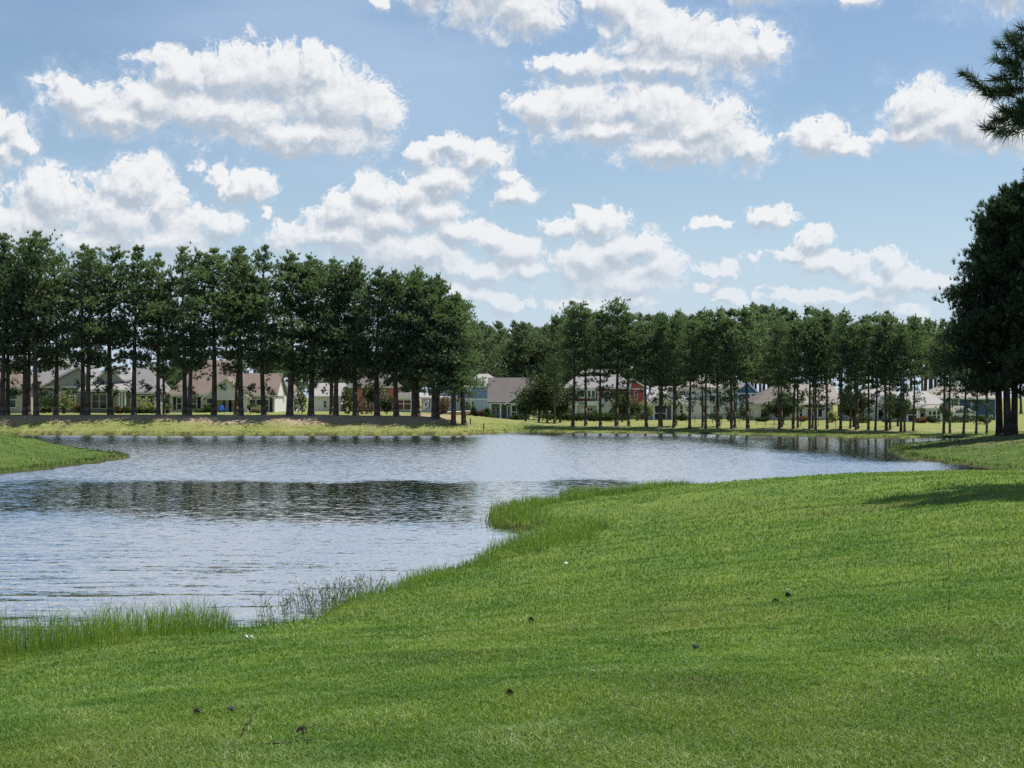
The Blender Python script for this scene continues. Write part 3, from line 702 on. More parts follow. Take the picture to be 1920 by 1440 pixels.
# ------------------------------------------------------------------ woods far behind the houses: one mass
def build_woods():
    rng = np.random.default_rng(55)
    cr = [pine(201, 18, 0.30, 3.2, 40, 9, nt_=8, ln=0.6, wd=0.20, prof='tall'), pine(202, 18, 0.38, 2.8, 36, 9, nt_=8, ln=0.6, wd=0.20), pine(203, 18, 0.45, 2.6, 32, 9, nt_=8, ln=0.6, wd=0.20)]
    dat = []
    for t, c in cr:
        res = []
        for me in (t, c):
            v = np.empty(len(me.vertices) * 3, np.float32); me.vertices.foreach_get('co', v)
            res.append(v.reshape(-1, 3))
        tn = np.empty(len(c.polygons), np.float32); c.attributes['tone'].data.foreach_get('value', tn)
        tf = np.array([tuple(p.vertices) for p in t.polygons if len(p.vertices) == 4])
        dat.append((res[0], tf, res[1], tn))
    CV, CT, TV, TF = [], [], [], []; nb = 0
    def one(x, y, H, k, ws=1.0):
        nonlocal nb
        tv, tf, cv, tn = dat[k]; a = rng.uniform(0, 6.28); ca, sa = math.cos(a), math.sin(a); s = H / 18.0
        Rm = np.array([[ca, -sa, 0], [sa, ca, 0], [0, 0, 1]]).T * np.array([s * ws, s * ws, s])
        o = np.array([x, y, 0.9])
        CV.append(cv @ Rm + o); CT.append(np.clip(tn + rng.normal() * 0.14, 0, 1)); TV.append(tv @ Rm + o); TF.append(tf + nb); nb += len(tv)
    def belt(p0, p1, d0, d1, n, top, jit, ks):
        for _ in range(n):
            d = rng.uniform(d0, d1); px = rng.uniform(p0, p1)
            t = np.interp(px, [a for a, _ in top], [b for _, b in top]) + abs(rng.normal()) * jit
            x = X(px, d); H = Z(t, d) - 0.9
            if H > 3: one(x, d, H, ks[rng.integers(len(ks))], rng.uniform(0.9, 1.3) * max(1, 12 / H) ** 0.5)
    belt(880, 1075, 280, 330, 46, [(880, 606), (930, 606), (957, 604), (1000, 612), (1075, 592)], 10, [0, 0, 1])
    belt(1060, 1470, 290, 350, 58, [(1060, 590), (1150, 590), (1300, 590), (1410, 574), (1470, 578)], 10, [0, 1, 1])
    belt(1450, 1790, 300, 370, 34, [(1450, 576), (1520, 580), (1600, 592), (1700, 596), (1790, 606)], 12, [2, 2, 1])
    belt(1700, 2300, 300, 380, 40, [(1700, 602), (1850, 612), (2300, 600)], 14, [1, 2, 2])
    belt(-200, 560, 330, 420, 60, [(-200, 690), (200, 690), (380, 655), (460, 640), (560, 650)], 14, [0, 0, 1])
    belt(540, 900, 290, 360, 45, [(540, 655), (700, 640), (860, 625), (900, 608)], 14, [0, 0, 1])
    V = np.concatenate(CV); me = npmesh('far_woods', np.concatenate([V, np.concatenate(TV)]), [np.arange(len(V)).reshape(-1, 3), np.concatenate(TF) + len(V)], {'tone': np.concatenate(CT + [np.full(sum(len(f) for f in TF), 0.0)])})
    me.materials.append(M['needles_far']); me.materials.append(M['bark'])
    mi = np.zeros(len(me.polygons), np.int32); mi[len(V) // 3:] = 1; me.polygons.foreach_set('material_index', mi)
    tag(link('far_woods', me), kind='stuff')
build_woods()
# ------------------------------------------------------------------ houses
def hmat(kind, name, col, **k):
    key = (kind, name)
    if key not in M: M[key] = {'s': mat_siding, 'r': mat_roof, 'p': mat_paint, 'b': mat_brick}[kind](name, col, **k)
    return M[key]
WHITE = hmat('p', 'white_trim_paint', (0.78, 0.78, 0.76), var=0.05)
GLASS = mat_glass('window_glass')
SCREEN = hmat('p', 'dark_screen_mesh', (0.035, 0.04, 0.042), rough=0.7)
DARK = hmat('p', 'dark_shutter_paint', (0.02, 0.022, 0.03))
CONC = hmat('p', 'concrete', (0.4, 0.38, 0.35))

class House:
    """front of the house stands at distance d; sizes are read off the photo in its pixels at that distance"""
    def __init__(s, name, label, d, pc, cat='house', zb=None):
        s.d = d; s.zb = gz(X(pc, d), d) if zb is None else zb
        s.o = thing(name, label, cat, (X(pc, d), d, s.zb)); s.xc = X(pc, d)
    def x(s, px, dy=0): return X(px, s.d + dy) - s.xc
    def z(s, py, dy=0): return Z(py, s.d + dy) - s.zb
    def wall(s, x0, x1, py, depth, mat, dy=0, base=-0.4, name='wall', label=None):
        o = MB().box(s.x(x0, dy), s.x(x1, dy), dy, dy + depth, base if base < 0 else base, s.z(py, dy)).build(name, mat, s.o)
        return tag(o, label)
    def band(s, x0, x1, p0, p1, mat, dy=-0.05, th=0.06, name='trim', parent=None, label=None):
        return tag(MB().box(s.x(x0, dy), s.x(x1, dy), dy - th, dy, s.z(p1, dy), s.z(p0, dy)).build(name, mat, parent or s.o), label)
    def hip(s, x0, x1, pe, pr, r0, r1, depth, mat, dy=0, over=0.45, fascia=True):
        X0, X1 = s.x(x0, dy) - over, s.x(x1, dy) + over; ze = s.z(pe, dy); md = dy + depth / 2
        zr = s.z(pr, md); q0, q1 = s.x(r0, md), s.x(r1, md); y0, y1 = dy - over, dy + depth + over; t = 0.16
        b = MB().add([(X0, y0, ze), (X1, y0, ze), (X1, y1, ze), (X0, y1, ze), (X0, y0, ze + t), (X1, y0, ze + t), (X1, y1, ze + t), (X0, y1, ze + t), (q0, md, zr), (q1, md, zr)],
             [(0, 3, 2, 1), (0, 1, 5, 4), (1, 2, 6, 5), (2, 3, 7, 6), (3, 0, 4, 7), (4, 5, 9, 8), (5, 6, 9), (6, 7, 8, 9), (7, 4, 8)])
        r = b.build('roof', mat, s.o)
        if fascia: MB().box(X0 - .02, X1 + .02, y0 - 0.07, y0 - 0.003, ze - 0.1, ze + t).build('fascia', WHITE, r)
        return r
    def side(s, x0, x1, pe, pr, depth, mat, wmat, dy=0, over=0.4, slant=0):
        """ridge parallel to the front"""
        ze = s.z(pe, dy); md = dy + depth / 2; zr = s.z(pr, md); X0, X1 = s.x(x0, dy) - over, s.x(x1, dy) + over; t = 0.16
        y0, y1 = dy - over, dy + depth + over; sl = slant
        prof = [(y0, ze), (y0, ze + t), (md, zr), (y1, ze + t), (y1, ze), (md, zr - t * 1.3)]
        r = MB().hull([(X0, y, z) for y, z in prof], [(X1, y, z) for y, z in prof])
        r = r.build('roof', mat, s.o)
        g0, g1 = X0 + over + 0.01, X1 - over - 0.01
        MB().hull([(g0, dy + 0.01, ze), (g0, dy + depth - .01, ze), (g0, md, zr - t * 1.5)], [(g1, dy + 0.01, ze), (g1, dy + depth - .01, ze), (g1, md, zr - t * 1.5)]).build('gable', wmat, s.o)
        MB().box(X0 - .02, X1 + .02, y0 - 0.07, y0 - 0.003, ze - 0.08, ze + t).build('fascia', WHITE, r)
        return r
    def front(s, x0, x1, pe, pp, depth, mat, wmat, dy=0, over=0.4, px=None):
        """gable end facing the pond"""
        a, b = s.x(x0, dy), s.x(x1, dy); m = s.x(px, dy) if px else (a + b) / 2; ze, zp = s.z(pe, dy), s.z(pp, dy); t = 0.15
        MB().hull([(a, dy - .004, ze), (b, dy - .004, ze), (m, dy - .004, zp - 0.06)], [(a, dy + depth, ze), (b, dy + depth, ze), (m, dy + depth, zp - 0.06)]).build('gable', wmat, s.o)
        sa = (zp - ze) / max(m - a, .1); sb = (zp - ze) / max(b - m, .1)
        A = (a - over, ze - sa * over); B = (b + over, ze - sb * over); y0 = dy - over; y1 = dy + depth
        prof = [(A[0], A[1]), (m, zp), (B[0], B[1]), (B[0], B[1] + t), (m, zp + t * 1.2), (A[0], A[1] + t)]
        r = MB().hull([(x, y0, z) for x, z in prof], [(x, y1, z) for x, z in prof]).build('roof', mat, s.o)
        k = MB(); yy = y0 - 0.04
        k.bar((A[0], yy, A[1] + t / 2 - .03), (m, yy, zp + t / 2 - .03), 0.07, 0.24); k.bar((m, yy - .003, zp + t / 2 - .03), (B[0], yy - .003, B[1] + t / 2 - .03), 0.07, 0.24)
        k.build('rake_board', WHITE, r)
        return r
    def win(s, x0, x1, p0, p1, nc=1, nr=2, dy=0, shut=None, fr=0.09):
        a, b, lo, hi = s.x(x0, dy), s.x(x1, dy), s.z(p1, dy), s.z(p0, dy)
        m = MB(); y0, y1 = dy - 0.10, dy - 0.006
        m.box(a, a + fr, y0, y1, lo, hi); m.box(b - fr, b, y0, y1, lo, hi); m.box(a + fr, b - fr, y0, y1, hi - fr, hi); m.box(a + fr - .002, b - fr + .002, y0 - .03, y1, lo - .02, lo + fr)
        for i in range(1, nc):
            c = a + (b - a) * i / nc; m.box(c - fr * .6, c + fr * .6, y0 + .006, y1 - .004, lo + fr, hi - fr)
        for i in range(1, nr):
            c = lo + (hi - lo) * i / nr; m.box(a + fr, b - fr, y0 + .012, y1 - .008, c - .035, c + .035)
        w = m.build('window', WHITE, s.o)
        MB().box(a + fr * .9, b - fr * .9, dy - 0.05, dy - 0.012, lo + fr * .9, hi - fr * .9).build('pane', GLASS, w)
        if shut is not None:
            for q0, q1 in ((a - .48, a - .04), (b + .04, b + .48)):
                MB().box(q0, q1, dy - 0.07, dy - 0.005, lo, hi).build('shutter', shut, s.o)
        return w
    def door(s, x0, x1, p0, dy=0, mat=None, base=0.05):
        a, b, hi = s.x(x0, dy), s.x(x1, dy), s.z(p0, dy)
        f = MB().box(a, a + .1, dy - .09, dy - .005, base, hi).box(b - .1, b, dy - .09, dy - .005, base, hi).box(a + .1, b - .1, dy - .09, dy - .005, hi - .1, hi)
        d = MB().box(a + .1, b - .1, dy - .05, dy - .01, base, hi - .1).build('door', mat or GLASS, s.o)
        f.build('door_frame', WHITE, d)
        MB().box(b - .22, b - .16, dy - .10, dy - .05, base + .95, base + 1.1).build('handle', DARK, d); return d
    def col(s, px, pt, dy=0, w=0.2, base=0.0, mat=None):
        c = s.x(px, dy); z1 = s.z(pt, dy)
        return MB().box(c - w / 2, c + w / 2, dy - w / 2, dy + w / 2, base, z1).box(c - w * .75, c + w * .75, dy - w * .75, dy + w * .75, base - .3, base + .18).box(c - w * .7, c + w * .7, dy - w * .7, dy + w * .7, z1 - .12, z1 - .002).build('column', mat or WHITE, s.o)
    def screen(s, x0, x1, p0, dy=0, depth=2.5, n=3, rail=True, base=0.15, mat=None):
        """screened porch: dark mesh panels held by thin white posts"""
        a, b, hi = s.x(x0, dy), s.x(x1, dy), s.z(p0, dy)
        q = MB().box(a, b, dy, dy + .03, base, hi).box(a, a + .03, dy + .031, dy + depth, base, hi).box(b - .03, b, dy + .031, dy + depth, base, hi).build('porch_screen', mat or SCREEN, s.o)
        f = MB()
        for i in range(n + 1):
            c = a + (b - a) * i / n; f.box(c - .06, c + .06, dy - .07, dy - .004, base, hi)
        f.box(a, b, dy - .065, dy - .004, hi - .2, hi - .003)
        if rail: f.box(a, b, dy - .06, dy - .006, base + .8, base + .9)
        f.build('screen_frame', WHITE, q)
        MB().box(a - .1, b + .1, dy - .2, dy + depth, -0.35, base - .003).build('porch_floor', CONC, s.o); return q
    def rail(s, x0, x1, p0, p1, dy=0, mat=None, n=10):
        a, b, lo, hi = s.x(x0, dy), s.x(x1, dy), s.z(p1, dy), s.z(p0, dy); f = MB()
        f.box(a, b, dy - .05, dy + .03, hi - .08, hi).box(a, b, dy - .05, dy + .03, lo, lo + .08)
        for i in range(n + 1):
            c = a + (b - a) * i / n; f.box(c - .03, c + .03, dy - .03, dy + .01, lo + .08, hi - .08)
        return f.build('railing', mat or WHITE, s.o)

R_GREY = hmat('r', 'grey_shingles', (0.25, 0.24, 0.24)); R_MAUVE = hmat('r', 'mauve_shingles', (0.215, 0.165, 0.14)); R_BROWN = hmat('r', 'brown_grey_shingles', (0.145, 0.13, 0.12))
R_BEIGE = hmat('r', 'beige_shingles', (0.31, 0.275, 0.235)); R_LGREY = hmat('r', 'light_grey_shingles', (0.34, 0.325, 0.31))
TAN = hmat('s', 'tan_siding', (0.52, 0.45, 0.37)); BEIGE = hmat('s', 'beige_siding', (0.70, 0.62, 0.50)); SAGE = hmat('s', 'sage_grey_siding', (0.43, 0.43, 0.40))
WSID = hmat('s', 'white_siding', (0.80, 0.78, 0.77)); TEAL = hmat('s', 'teal_siding', (0.28, 0.52, 0.46)); BLUE = hmat('s', 'blue_siding', (0.26, 0.37, 0.64)); PBLUE = hmat('s', 'pale_blue_siding', (0.52, 0.62, 0.78))
SLATE = hmat('s', 'slate_green_siding', (0.25, 0.32, 0.30)); RED = hmat('s', 'red_siding', (0.58, 0.12, 0.13)); MAROON = hmat('s', 'maroon_siding', (0.19, 0.025, 0.035)); BRICK = hmat('b', 'red_brick', (0.52, 0.19, 0.14))
CREAM = hmat('s', 'cream_siding', (0.77, 0.72, 0.64)); DBLUE = hmat('s', 'dark_blue_siding', (0.055, 0.11, 0.22)); PALEG = hmat('s', 'pale_grey_siding', (0.72, 0.73, 0.72)); ROYAL = hmat('s', 'bright_blue_siding', (0.05, 0.22, 0.45))
GREYG = hmat('s', 'grey_green_siding', (0.44, 0.46, 0.41))

# --- left bank
h = House('house', 'tan house with one white window at the left edge of the photo', 205, 10)
h.wall(-90, 46, 727, 10, TAN); h.hip(-90, 46, 727, 684, -50, 30, 10, R_MAUVE); h.win(14, 31, 734, 765, 1, 2)
h.col(44.5, 727, -0.16, 0.16)
h = House('house', 'beige house with big grey roof behind the pale blossoming shrub', 212, 100)
h.wall(55, 155, 727, 12, SAGE); h.wall(54.8, 73, 726.5, 11, BEIGE, dy=-0.3, label='sunlit beige wall')
h.front(73, 186, 728, 688, 9, R_GREY, SAGE, dy=-0.25, px=150); h.hip(55, 155, 726, 664, 80, 112, 13, R_GREY, over=.3)
h.win(112, 127, 742, 768, 1, 2, dy=-0.25); h.win(128, 141, 742, 768, 1, 2, dy=-0.25)
h = House('house', 'sage grey house with recessed porch and white triple window', 208, 205)
h.wall(160, 260, 722, 10, SAGE, dy=2.2); h.front(162, 250, 731, 688, 9, R_GREY, SAGE, dy=2.0)
h.wall(243, 292, 736, 9, SAGE, dy=1.0); h.hip(243, 292, 737, 690, 255, 285, 9, R_GREY, dy=1.0)
h.hip(152, 236, 733, 712, 170, 232, 5.5, R_LGREY, dy=-0.2, over=.3)
h.win(172, 215, 738, 767, 3, 2, dy=2.2, fr=0.13); h.win(258, 274, 741, 768, 1, 2, dy=1.0); h.win(275.5, 291, 741, 768, 1, 2, dy=1.0)
for p in (153.5, 224, 229, 234.5): h.col(p, 733, -0.1, 0.2)
h.door(217, 222.5, 742, dy=2.2, mat=WHITE)
h = House('house', 'white house with mauve shingle roof and dark shutters', 214, 418)
h.wall(318, 515, 741, 11, WSID); h.hip(318, 470, 741, 676, 382, 428, 13, R_MAUVE); h.side(425, 517, 742, 700, 9, R_MAUVE, WSID, dy=-0.15, over=.3)
h.front(384, 466, 745, 709, 7, R_MAUVE, WSID, dy=-1.6); 
MB().box(h.x(386, -1.6), h.x(404, -1.6), -1.6, -0.01, -.3, h.z(745, -1.6)).build('wall', WSID, h.o)
MB().box(h.x(404, -1.6), h.x(447, -1.6), -1.55, -1.4, h.z(750, -1.6), h.z(745, -1.6) - .003).build('porch_beam', WHITE, h.o)
MB().box(h.x(447, -1.6), h.x(465, -1.6), -1.6, -0.01, -.3, h.z(745, -1.6)).build('wall', WSID, h.o)
h.win(331, 342, 745, 769, 1, 2, shut=DARK); h.win(358, 370, 745, 769, 1, 2, shut=DARK); h.win(387, 399, 746, 768, 1, 2, dy=-1.6)
h.door(417, 424, 747); h.door(428, 436, 747, mat=DARK); h.win(467.5, 505, 748, 772, 3, 2, dy=-0.15, shut=DARK)
h = House('house', 'white house with teal gable behind the dense pines', 226, 530)
h.wall(515, 556, 746, 9, WSID); h.front(514, 556, 746, 718, 8, R_MAUVE, TEAL, dy=-0.1); h.win(527, 533, 751, 767, 1, 2); h.win(518, 522, 746, 765, 1, 2, dy=-0.02)
h = House('house', 'small white house half hidden between thick dark trunks', 236, 606)
h.wall(586, 640, 744, 9, WSID); h.side(586, 640, 744, 718, 9, R_LGREY, WSID); h.win(606, 613, 751, 765, 1, 2); h.win(624, 631, 751, 765, 1, 2)
h = House('house', 'two-storey red brick house with screened porch', 234, 705)
h.wall(655, 742, 726, 10, BRICK); h.hip(655, 742, 726, 690, 685, 715, 10, R_BROWN)
h.win(659, 666, 731, 743, 1, 2); h.win(716, 723, 731, 743, 1, 2); h.win(659, 666, 752, 768, 1, 2); h.win(686, 694, 752, 768, 1, 2); h.band(716, 728, 746, 750.5, WHITE); h.win(716, 724, 752, 768, 1, 2)
h.band(731, 742.2, 726, 781, BRICK, dy=-0.01, th=.2, name='corner_pier')
h.wall(742.3, 771, 747, 7, BRICK, dy=2.5, name='porch_wall'); h.side(741, 772, 747, 736, 8, R_BROWN, WSID, dy=-0.1, over=.2)
h.screen(743, 771, 748, dy=0.0, depth=2.4, n=2, base=0.35, mat=hmat('p', 'brown_screen_mesh', (0.13, 0.07, 0.05)))
h.band(742, 771, 772.5, 775.5, WHITE, dy=-0.22)
for p in (742.5, 771): h.col(p, 747.5, -0.15, 0.16)
h = House('house', 'two-storey blue house with grey hipped roof and white bands', 246, 880)
h.wall(826, 945, 726, 11, BLUE, base=h.z(748.5)); h.wall(825.5, 945.3, 748.6, 11.1, PBLUE, dy=-0.03, label='pale blue lower wall')
h.hip(868, 946, 725.5, 701, 898, 916, 11, R_LGREY, over=.5); h.side(812, 868, 728, 708, 9, R_LGREY, BLUE, dy=.4, over=.2)
h.band(826, 945, 747, 750, WHITE, dy=-0.035); h.band(882, 884, 727, 781, WHITE, dy=-0.04, name='downspout'); h.band(907, 915, 729, 731, WHITE, dy=-0.006, name='vent')
h.win(826, 846, 732, 739, 3, 1); h.win(869, 877, 728, 739, 1, 2); h.win(872, 879, 752, 765, 1, 2, dy=-0.03); h.win(883.8, 890, 752.5, 765, 1, 2, dy=-0.03); h.win(861, 866, 753, 766, 1, 1, dy=-.03)
h.wall(790, 826, 747, 7, PBLUE, dy=-1.2, name='wing_wall', label='pale wing'); h.side(789, 856, 746.5, 738, 7, R_LGREY, PBLUE, dy=-1.4, over=.2)
h.win(796, 801, 752.5, 765, 1, 1, dy=-1.2); h.win(801.8, 807, 752.5, 765, 1, 1, dy=-1.2)
st = thing('outdoor_stairs', 'white wooden stairs leading up to the pale blue house wing', 'stairs', (X(795, 242), 242, gz(X(795, 242), 242)))
for sx in (-0.55, 0.55):
    k = MB(); a = Vector((-0.7, sx, 0.0)); b = Vector((0.7, sx, 1.15))
    k.bar(a + Vector((0, 0, .1)), b, 0.08, 0.22); k.bar(a + Vector((0, 0, .95)), b + Vector((0, 0, .9)), 0.08, 0.1)
    for t in (0.03, .5, .97): c = a.lerp(b, t); k.box(c.x - .05, c.x + .05, sx - .055, sx + .055, c.z + .1, c.z + .95)
    k.build('stringer', WHITE, st)
for i in range(6): MB().box(-0.7 + i * .23, -0.44 + i * .23, -.5, .5, .14 + i * .19, .19 + i * .19).build('step', WHITE, st)

h = House('house', 'cottage with steep brown roof and white porch in the middle', 228, 950, zb=None)
h.wall(920, 992, 756, 10, SLATE); h.side(916, 1000, 755.5, 708, 11, R_BROWN, SLATE, dy=-0.3, over=.2)
h.front(950, 1012, 756.5, 728, 6, R_BROWN, SLATE, dy=-1.9, over=.35, px=992)
h.band(913, 983, 755.2, 757.6, WHITE, dy=-1.95, th=.1, name='porch_beam'); 
MB().box(h.x(914), h.x(990), -2.1, -0.32, h.z(755.6), h.z(755.6) + .12).build('porch_roof', R_BROWN, h.o)
MB().box(h.x(914), h.x(990), -2.2, -0.02, -.3, .12).build('porch_floor', CONC, h.o)
h.win(922, 929, 762, 778, 1, 2); h.win(930.5, 936.5, 762, 778, 1, 2)
for p in (919.5, 938.5): h.col(p, 757.6, -1.95, 0.22, base=.12)
h.screen(959, 978, 757.7, dy=-1.9, depth=1.8, n=2, base=.2); h.door(950.5, 957.5, 760.5, dy=-1.85, base=.13)
h.col(985, 757.6, -1.95, .2, base=.12)

# --- right bank
h = House('house', 'three-storey house with white-framed bay windows and a bright red wing', 240, 1140)
h.wall(1066, 1182, 729, 11, MAROON, base=h.z(752)); h.wall(1066, 1182, 752.1, 11, PALEG, dy=0.02, label='pale lower wall')
h.hip(1064, 1184, 728.5, 692, 1096, 1150, 12, R_GREY, over=.6)
h.win(1080, 1097, 731, 746.5, 2, 1, dy=-0.9, fr=.16); h.win(1100, 1117, 731, 746.5, 2, 1, dy=-0.9, fr=.16)
MB().box(h.x(1077), h.x(1119), -.9, -.005, h.z(752), h.z(729.5)).build('bay_wall', MAROON, h.o)
h.band(1076, 1120, 728.4, 730.9, WHITE, dy=-.905, th=.12); h.band(1075, 1127, 752.2, 760, WHITE, dy=-.4, th=.7, name='balcony_slab'); h.band(1119.2, 1126, 730, 752, WHITE, dy=-.005, th=.5, name='corner_post')
h.band(1127, 1160, 746, 758, PALEG, dy=-.006, th=.25, name='parapet'); h.win(1132, 1144, 733, 743, 1, 1)
h.col(1080, 760.2, -.8, .3, mat=PALEG); h.col(1121, 760.2, -.8, .3)
h.door(1090, 1097, 764, mat=WHITE); h.win(1100, 1112, 764, 778, 2, 2)
h.wall(1181.5, 1209, 727, 9, RED, dy=-1.3, name='wing_wall', label='bright red wing'); h.front(1181, 1212, 727, 711, 8, R_BEIGE, RED, dy=-1.4, px=1184)
h.win(1189, 1195, 734, 748, 1, 2, dy=-1.3); h.band(1181, 1211, 728, 730.4, WHITE, dy=-1.41); h.band(1180, 1182, 726, 780, WHITE, dy=-1.31, name='corner_board'); h.band(1207, 1208.4, 730, 780, WHITE, dy=-1.31, name='corner_board')
h.win(1189, 1197, 757, 772, 1, 2, dy=-1.3)
h = House('house', 'cream house with dark screened porch under a small front gable', 236, 1250)
h.wall(1218, 1292, 758, 9, CREAM); h.hip(1216, 1294, 757.5, 724, 1225, 1262, 10, R_LGREY); h.front(1243, 1284, 750, 726, 4, R_LGREY, CREAM, dy=1.5)
h.front(1222, 1263, 757, 737, 5, R_BEIGE, CREAM, dy=-2.6); h.screen(1227, 1249, 758, dy=-2.5, depth=2.4, n=2); h.screen(1249.3, 1259, 758, dy=-2.4, depth=2.3, n=1, rail=False, mat=hmat('p', 'grey_screen_mesh', (0.09, 0.09, 0.10)))
h.col(1225, 758, -2.55, .22); h.col(1261.5, 758, -2.55, .3)
h.win(1266, 1271, 760, 774, 1, 2); h.win(1274, 1281, 760, 776, 1, 2)
h = House('house', 'white two-storey house with hipped beige roof', 239, 1330)
h.wall(1288, 1376, 728, 11, WSID); h.hip(1287, 1377, 728, 701, 1313, 1350, 11, R_BEIGE, over=.5)
h.win(1328, 1335, 733.5, 747, 1, 2); h.win(1346, 1353, 733.5, 747, 1, 2); h.win(1365, 1372, 733.5, 747, 1, 2)
h.win(1307, 1313, 760, 774, 1, 2, shut=PALEG); h.win(1337, 1343, 760, 774, 1, 2, shut=PALEG)
h.wall(1283, 1332, 753, 3, WSID, dy=-1.2, name='wing_wall'); h.side(1280, 1333, 752.5, 749, 3, R_BROWN, WSID, dy=-1.2, over=.3); h.win(1296, 1301, 760, 774, 1, 2, dy=-1.2); h.win(1318, 1324, 760, 774, 1, 2, dy=-1.2)
h = House('house', 'blue gabled house with tall white balcony posts', 243, 1400)
h.wall(1386, 1418, 736, 9, ROYAL, dy=2.2); h.front(1380, 1421, 736.5, 717, 8, R_LGREY, ROYAL, dy=-0.2)
h.band(1382, 1422, 736.7, 739, WHITE, dy=-.1, th=.15, name='porch_beam')
for p in (1384, 1407.5, 1421.5): h.col(p, 739, -.05, .24)
MB().box(h.x(1382), h.x(1424), -.2, 2.19, h.z(763.5), h.z(762)).build('balcony_floor', WHITE, h.o); h.rail(1383, 1422, 753.5, 761.8, dy=-.1, mat=PBLUE, n=24)
h.win(1390, 1398, 742, 756, 1, 2, dy=2.2); h.win(1409, 1417, 742, 756, 1, 2, dy=2.2); h.door(1390, 1396, 766, dy=2.2, mat=WHITE)
h = House('house', 'tan house with two front gables and a wide dark window', 228, 1500)
h.wall(1422, 1562, 757, 11, CREAM); h.hip(1418, 1500, 756.5, 723, 1450, 1470, 12, R_BROWN); h.front(1441, 1494, 756, 731, 6, R_BEIGE, hmat('s', 'tan_gable_siding', (0.42, 0.38, 0.29)), dy=-1.4)
MB().box(h.x(1443), h.x(1492), -1.38, -.01, -.3, h.z(756.2)).build('wall', TAN, h.o)
h.side(1492, 1574, 758, 720, 11, R_BEIGE, CREAM, dy=-.3, over=.3); h.win(1512, 1543, 765, 783, 3, 1, fr=.14); h.win(1431, 1434, 764, 770, 1, 1); h.win(1498, 1505, 764, 784, 1, 2)
h.win(1456, 1466, 763, 779, 1, 2, dy=-1.38); h.win(1472, 1482, 763, 779, 1, 2, dy=-1.38)
h.band(1508, 1546, 761, 763, DARK, dy=-.05, th=.5, name='awning'); h.win(1551, 1557, 764, 782, 1, 2)
h = House('house', 'pale grey house with a wreath hanging in its square window', 222, 1640)
h.wall(1598, 1694, 758, 10, PALEG); h.hip(1596, 1698, 757.5, 722, 1630, 1668, 12, R_LGREY); h.front(1640, 1668, 758, 742, 5, R_LGREY, PALEG, dy=-.6)
w = h.win(1646, 1656, 767, 787, 1, 1); h.win(1608, 1616, 764, 784, 1, 2); h.win(1676, 1682, 764, 784, 1, 2)
wr = MB(); cx, cz = h.x(1651), h.z(776.5)
for i in range(22):
    a0, a1 = 2 * PI * i / 22, 2 * PI * (i + 1) / 22; wr.tube((cx + .30 * math.cos(a0), -.16, cz + .30 * math.sin(a0)), (cx + .30 * math.cos(a1), -.16, cz + .30 * math.sin(a1)), .085 + .02 * (i % 3), .1, 6)
tag(link('wreath', wr.mesh('wreath', True), M['shrub']), 'dark green wreath hanging in the pale grey house window', 'wreath'); bpy.data.objects['wreath'].location = h.o.location
h = House('house', 'cream house with white-posted screened porch and three-part sunroom window', 216, 1728)
h.wall(1690, 1768, 760, 10, CREAM); h.hip(1686, 1770, 759.5, 733, 1705, 1736, 11, R_LGREY); h.hip(1683, 1722, 763.5, 754, 1695, 1712, 5, R_BEIGE, dy=-2.6, over=.3)
h.hip(1734, 1771, 766.5, 757, 1744, 1762, 5, R_BEIGE, dy=-2.0, over=.3); h.wall(1736, 1769, 766.5, 2, CREAM, dy=-2.0, name='sunroom_wall'); h.win(1739, 1764, 769.5, 787.5, 3, 2, dy=-2.0, fr=.12)
h.screen(1700, 1720, 764, dy=-2.4, depth=2.3, n=1); h.door(1724, 1733, 773, dy=-1.0, mat=SCREEN); h.col(1701, 764, -2.5, .2); h.col(1719.5, 764, -2.5, .2); h.col(1722.5, 764, -2.5, .18)
h.band(1721, 1735, 760.5, 766, CREAM, dy=-.9, th=.2, name='porch_beam')
h = House('house', 'dark blue two-storey house with beige roof', 226, 1800)
h.wall(1748, 1866, 748, 11, DBLUE); h.hip(1747, 1828, 747.5, 722, 1765, 1806, 11, R_BEIGE); h.side(1828, 1868, 748, 728, 10, R_BEIGE, DBLUE, dy=-.4, over=.3)
h.win(1787, 1798.5, 746, 764, 1, 2, dy=-.02, fr=.14); h.win(1820, 1824, 752, 764, 1, 2); h.win(1834, 1845, 778, 789, 2, 1, fr=.14); h.win(1852, 1861, 778, 789, 2, 1, fr=.14); h.band(1782, 1784, 750, 790, WHITE, dy=-.01, name='corner_board')
gz_ = House('gazebo', 'screened gazebo porch with pale gabled roof beside dark blue house', 217, 1806, cat='gazebo')
gz_.front(1785, 1829, 774.5, 763.5, 4.5, R_BEIGE, SLATE, dy=0, over=.25); gz_.band(1785, 1829, 774.6, 776.5, WHITE, dy=.15, th=.2, name='beam')
gz_.screen(1786, 1827.5, 776.4, dy=.1, depth=4, n=5)
for p in (1787, 1799.5, 1828): gz_.col(p, 776.4, 0.0, .16)

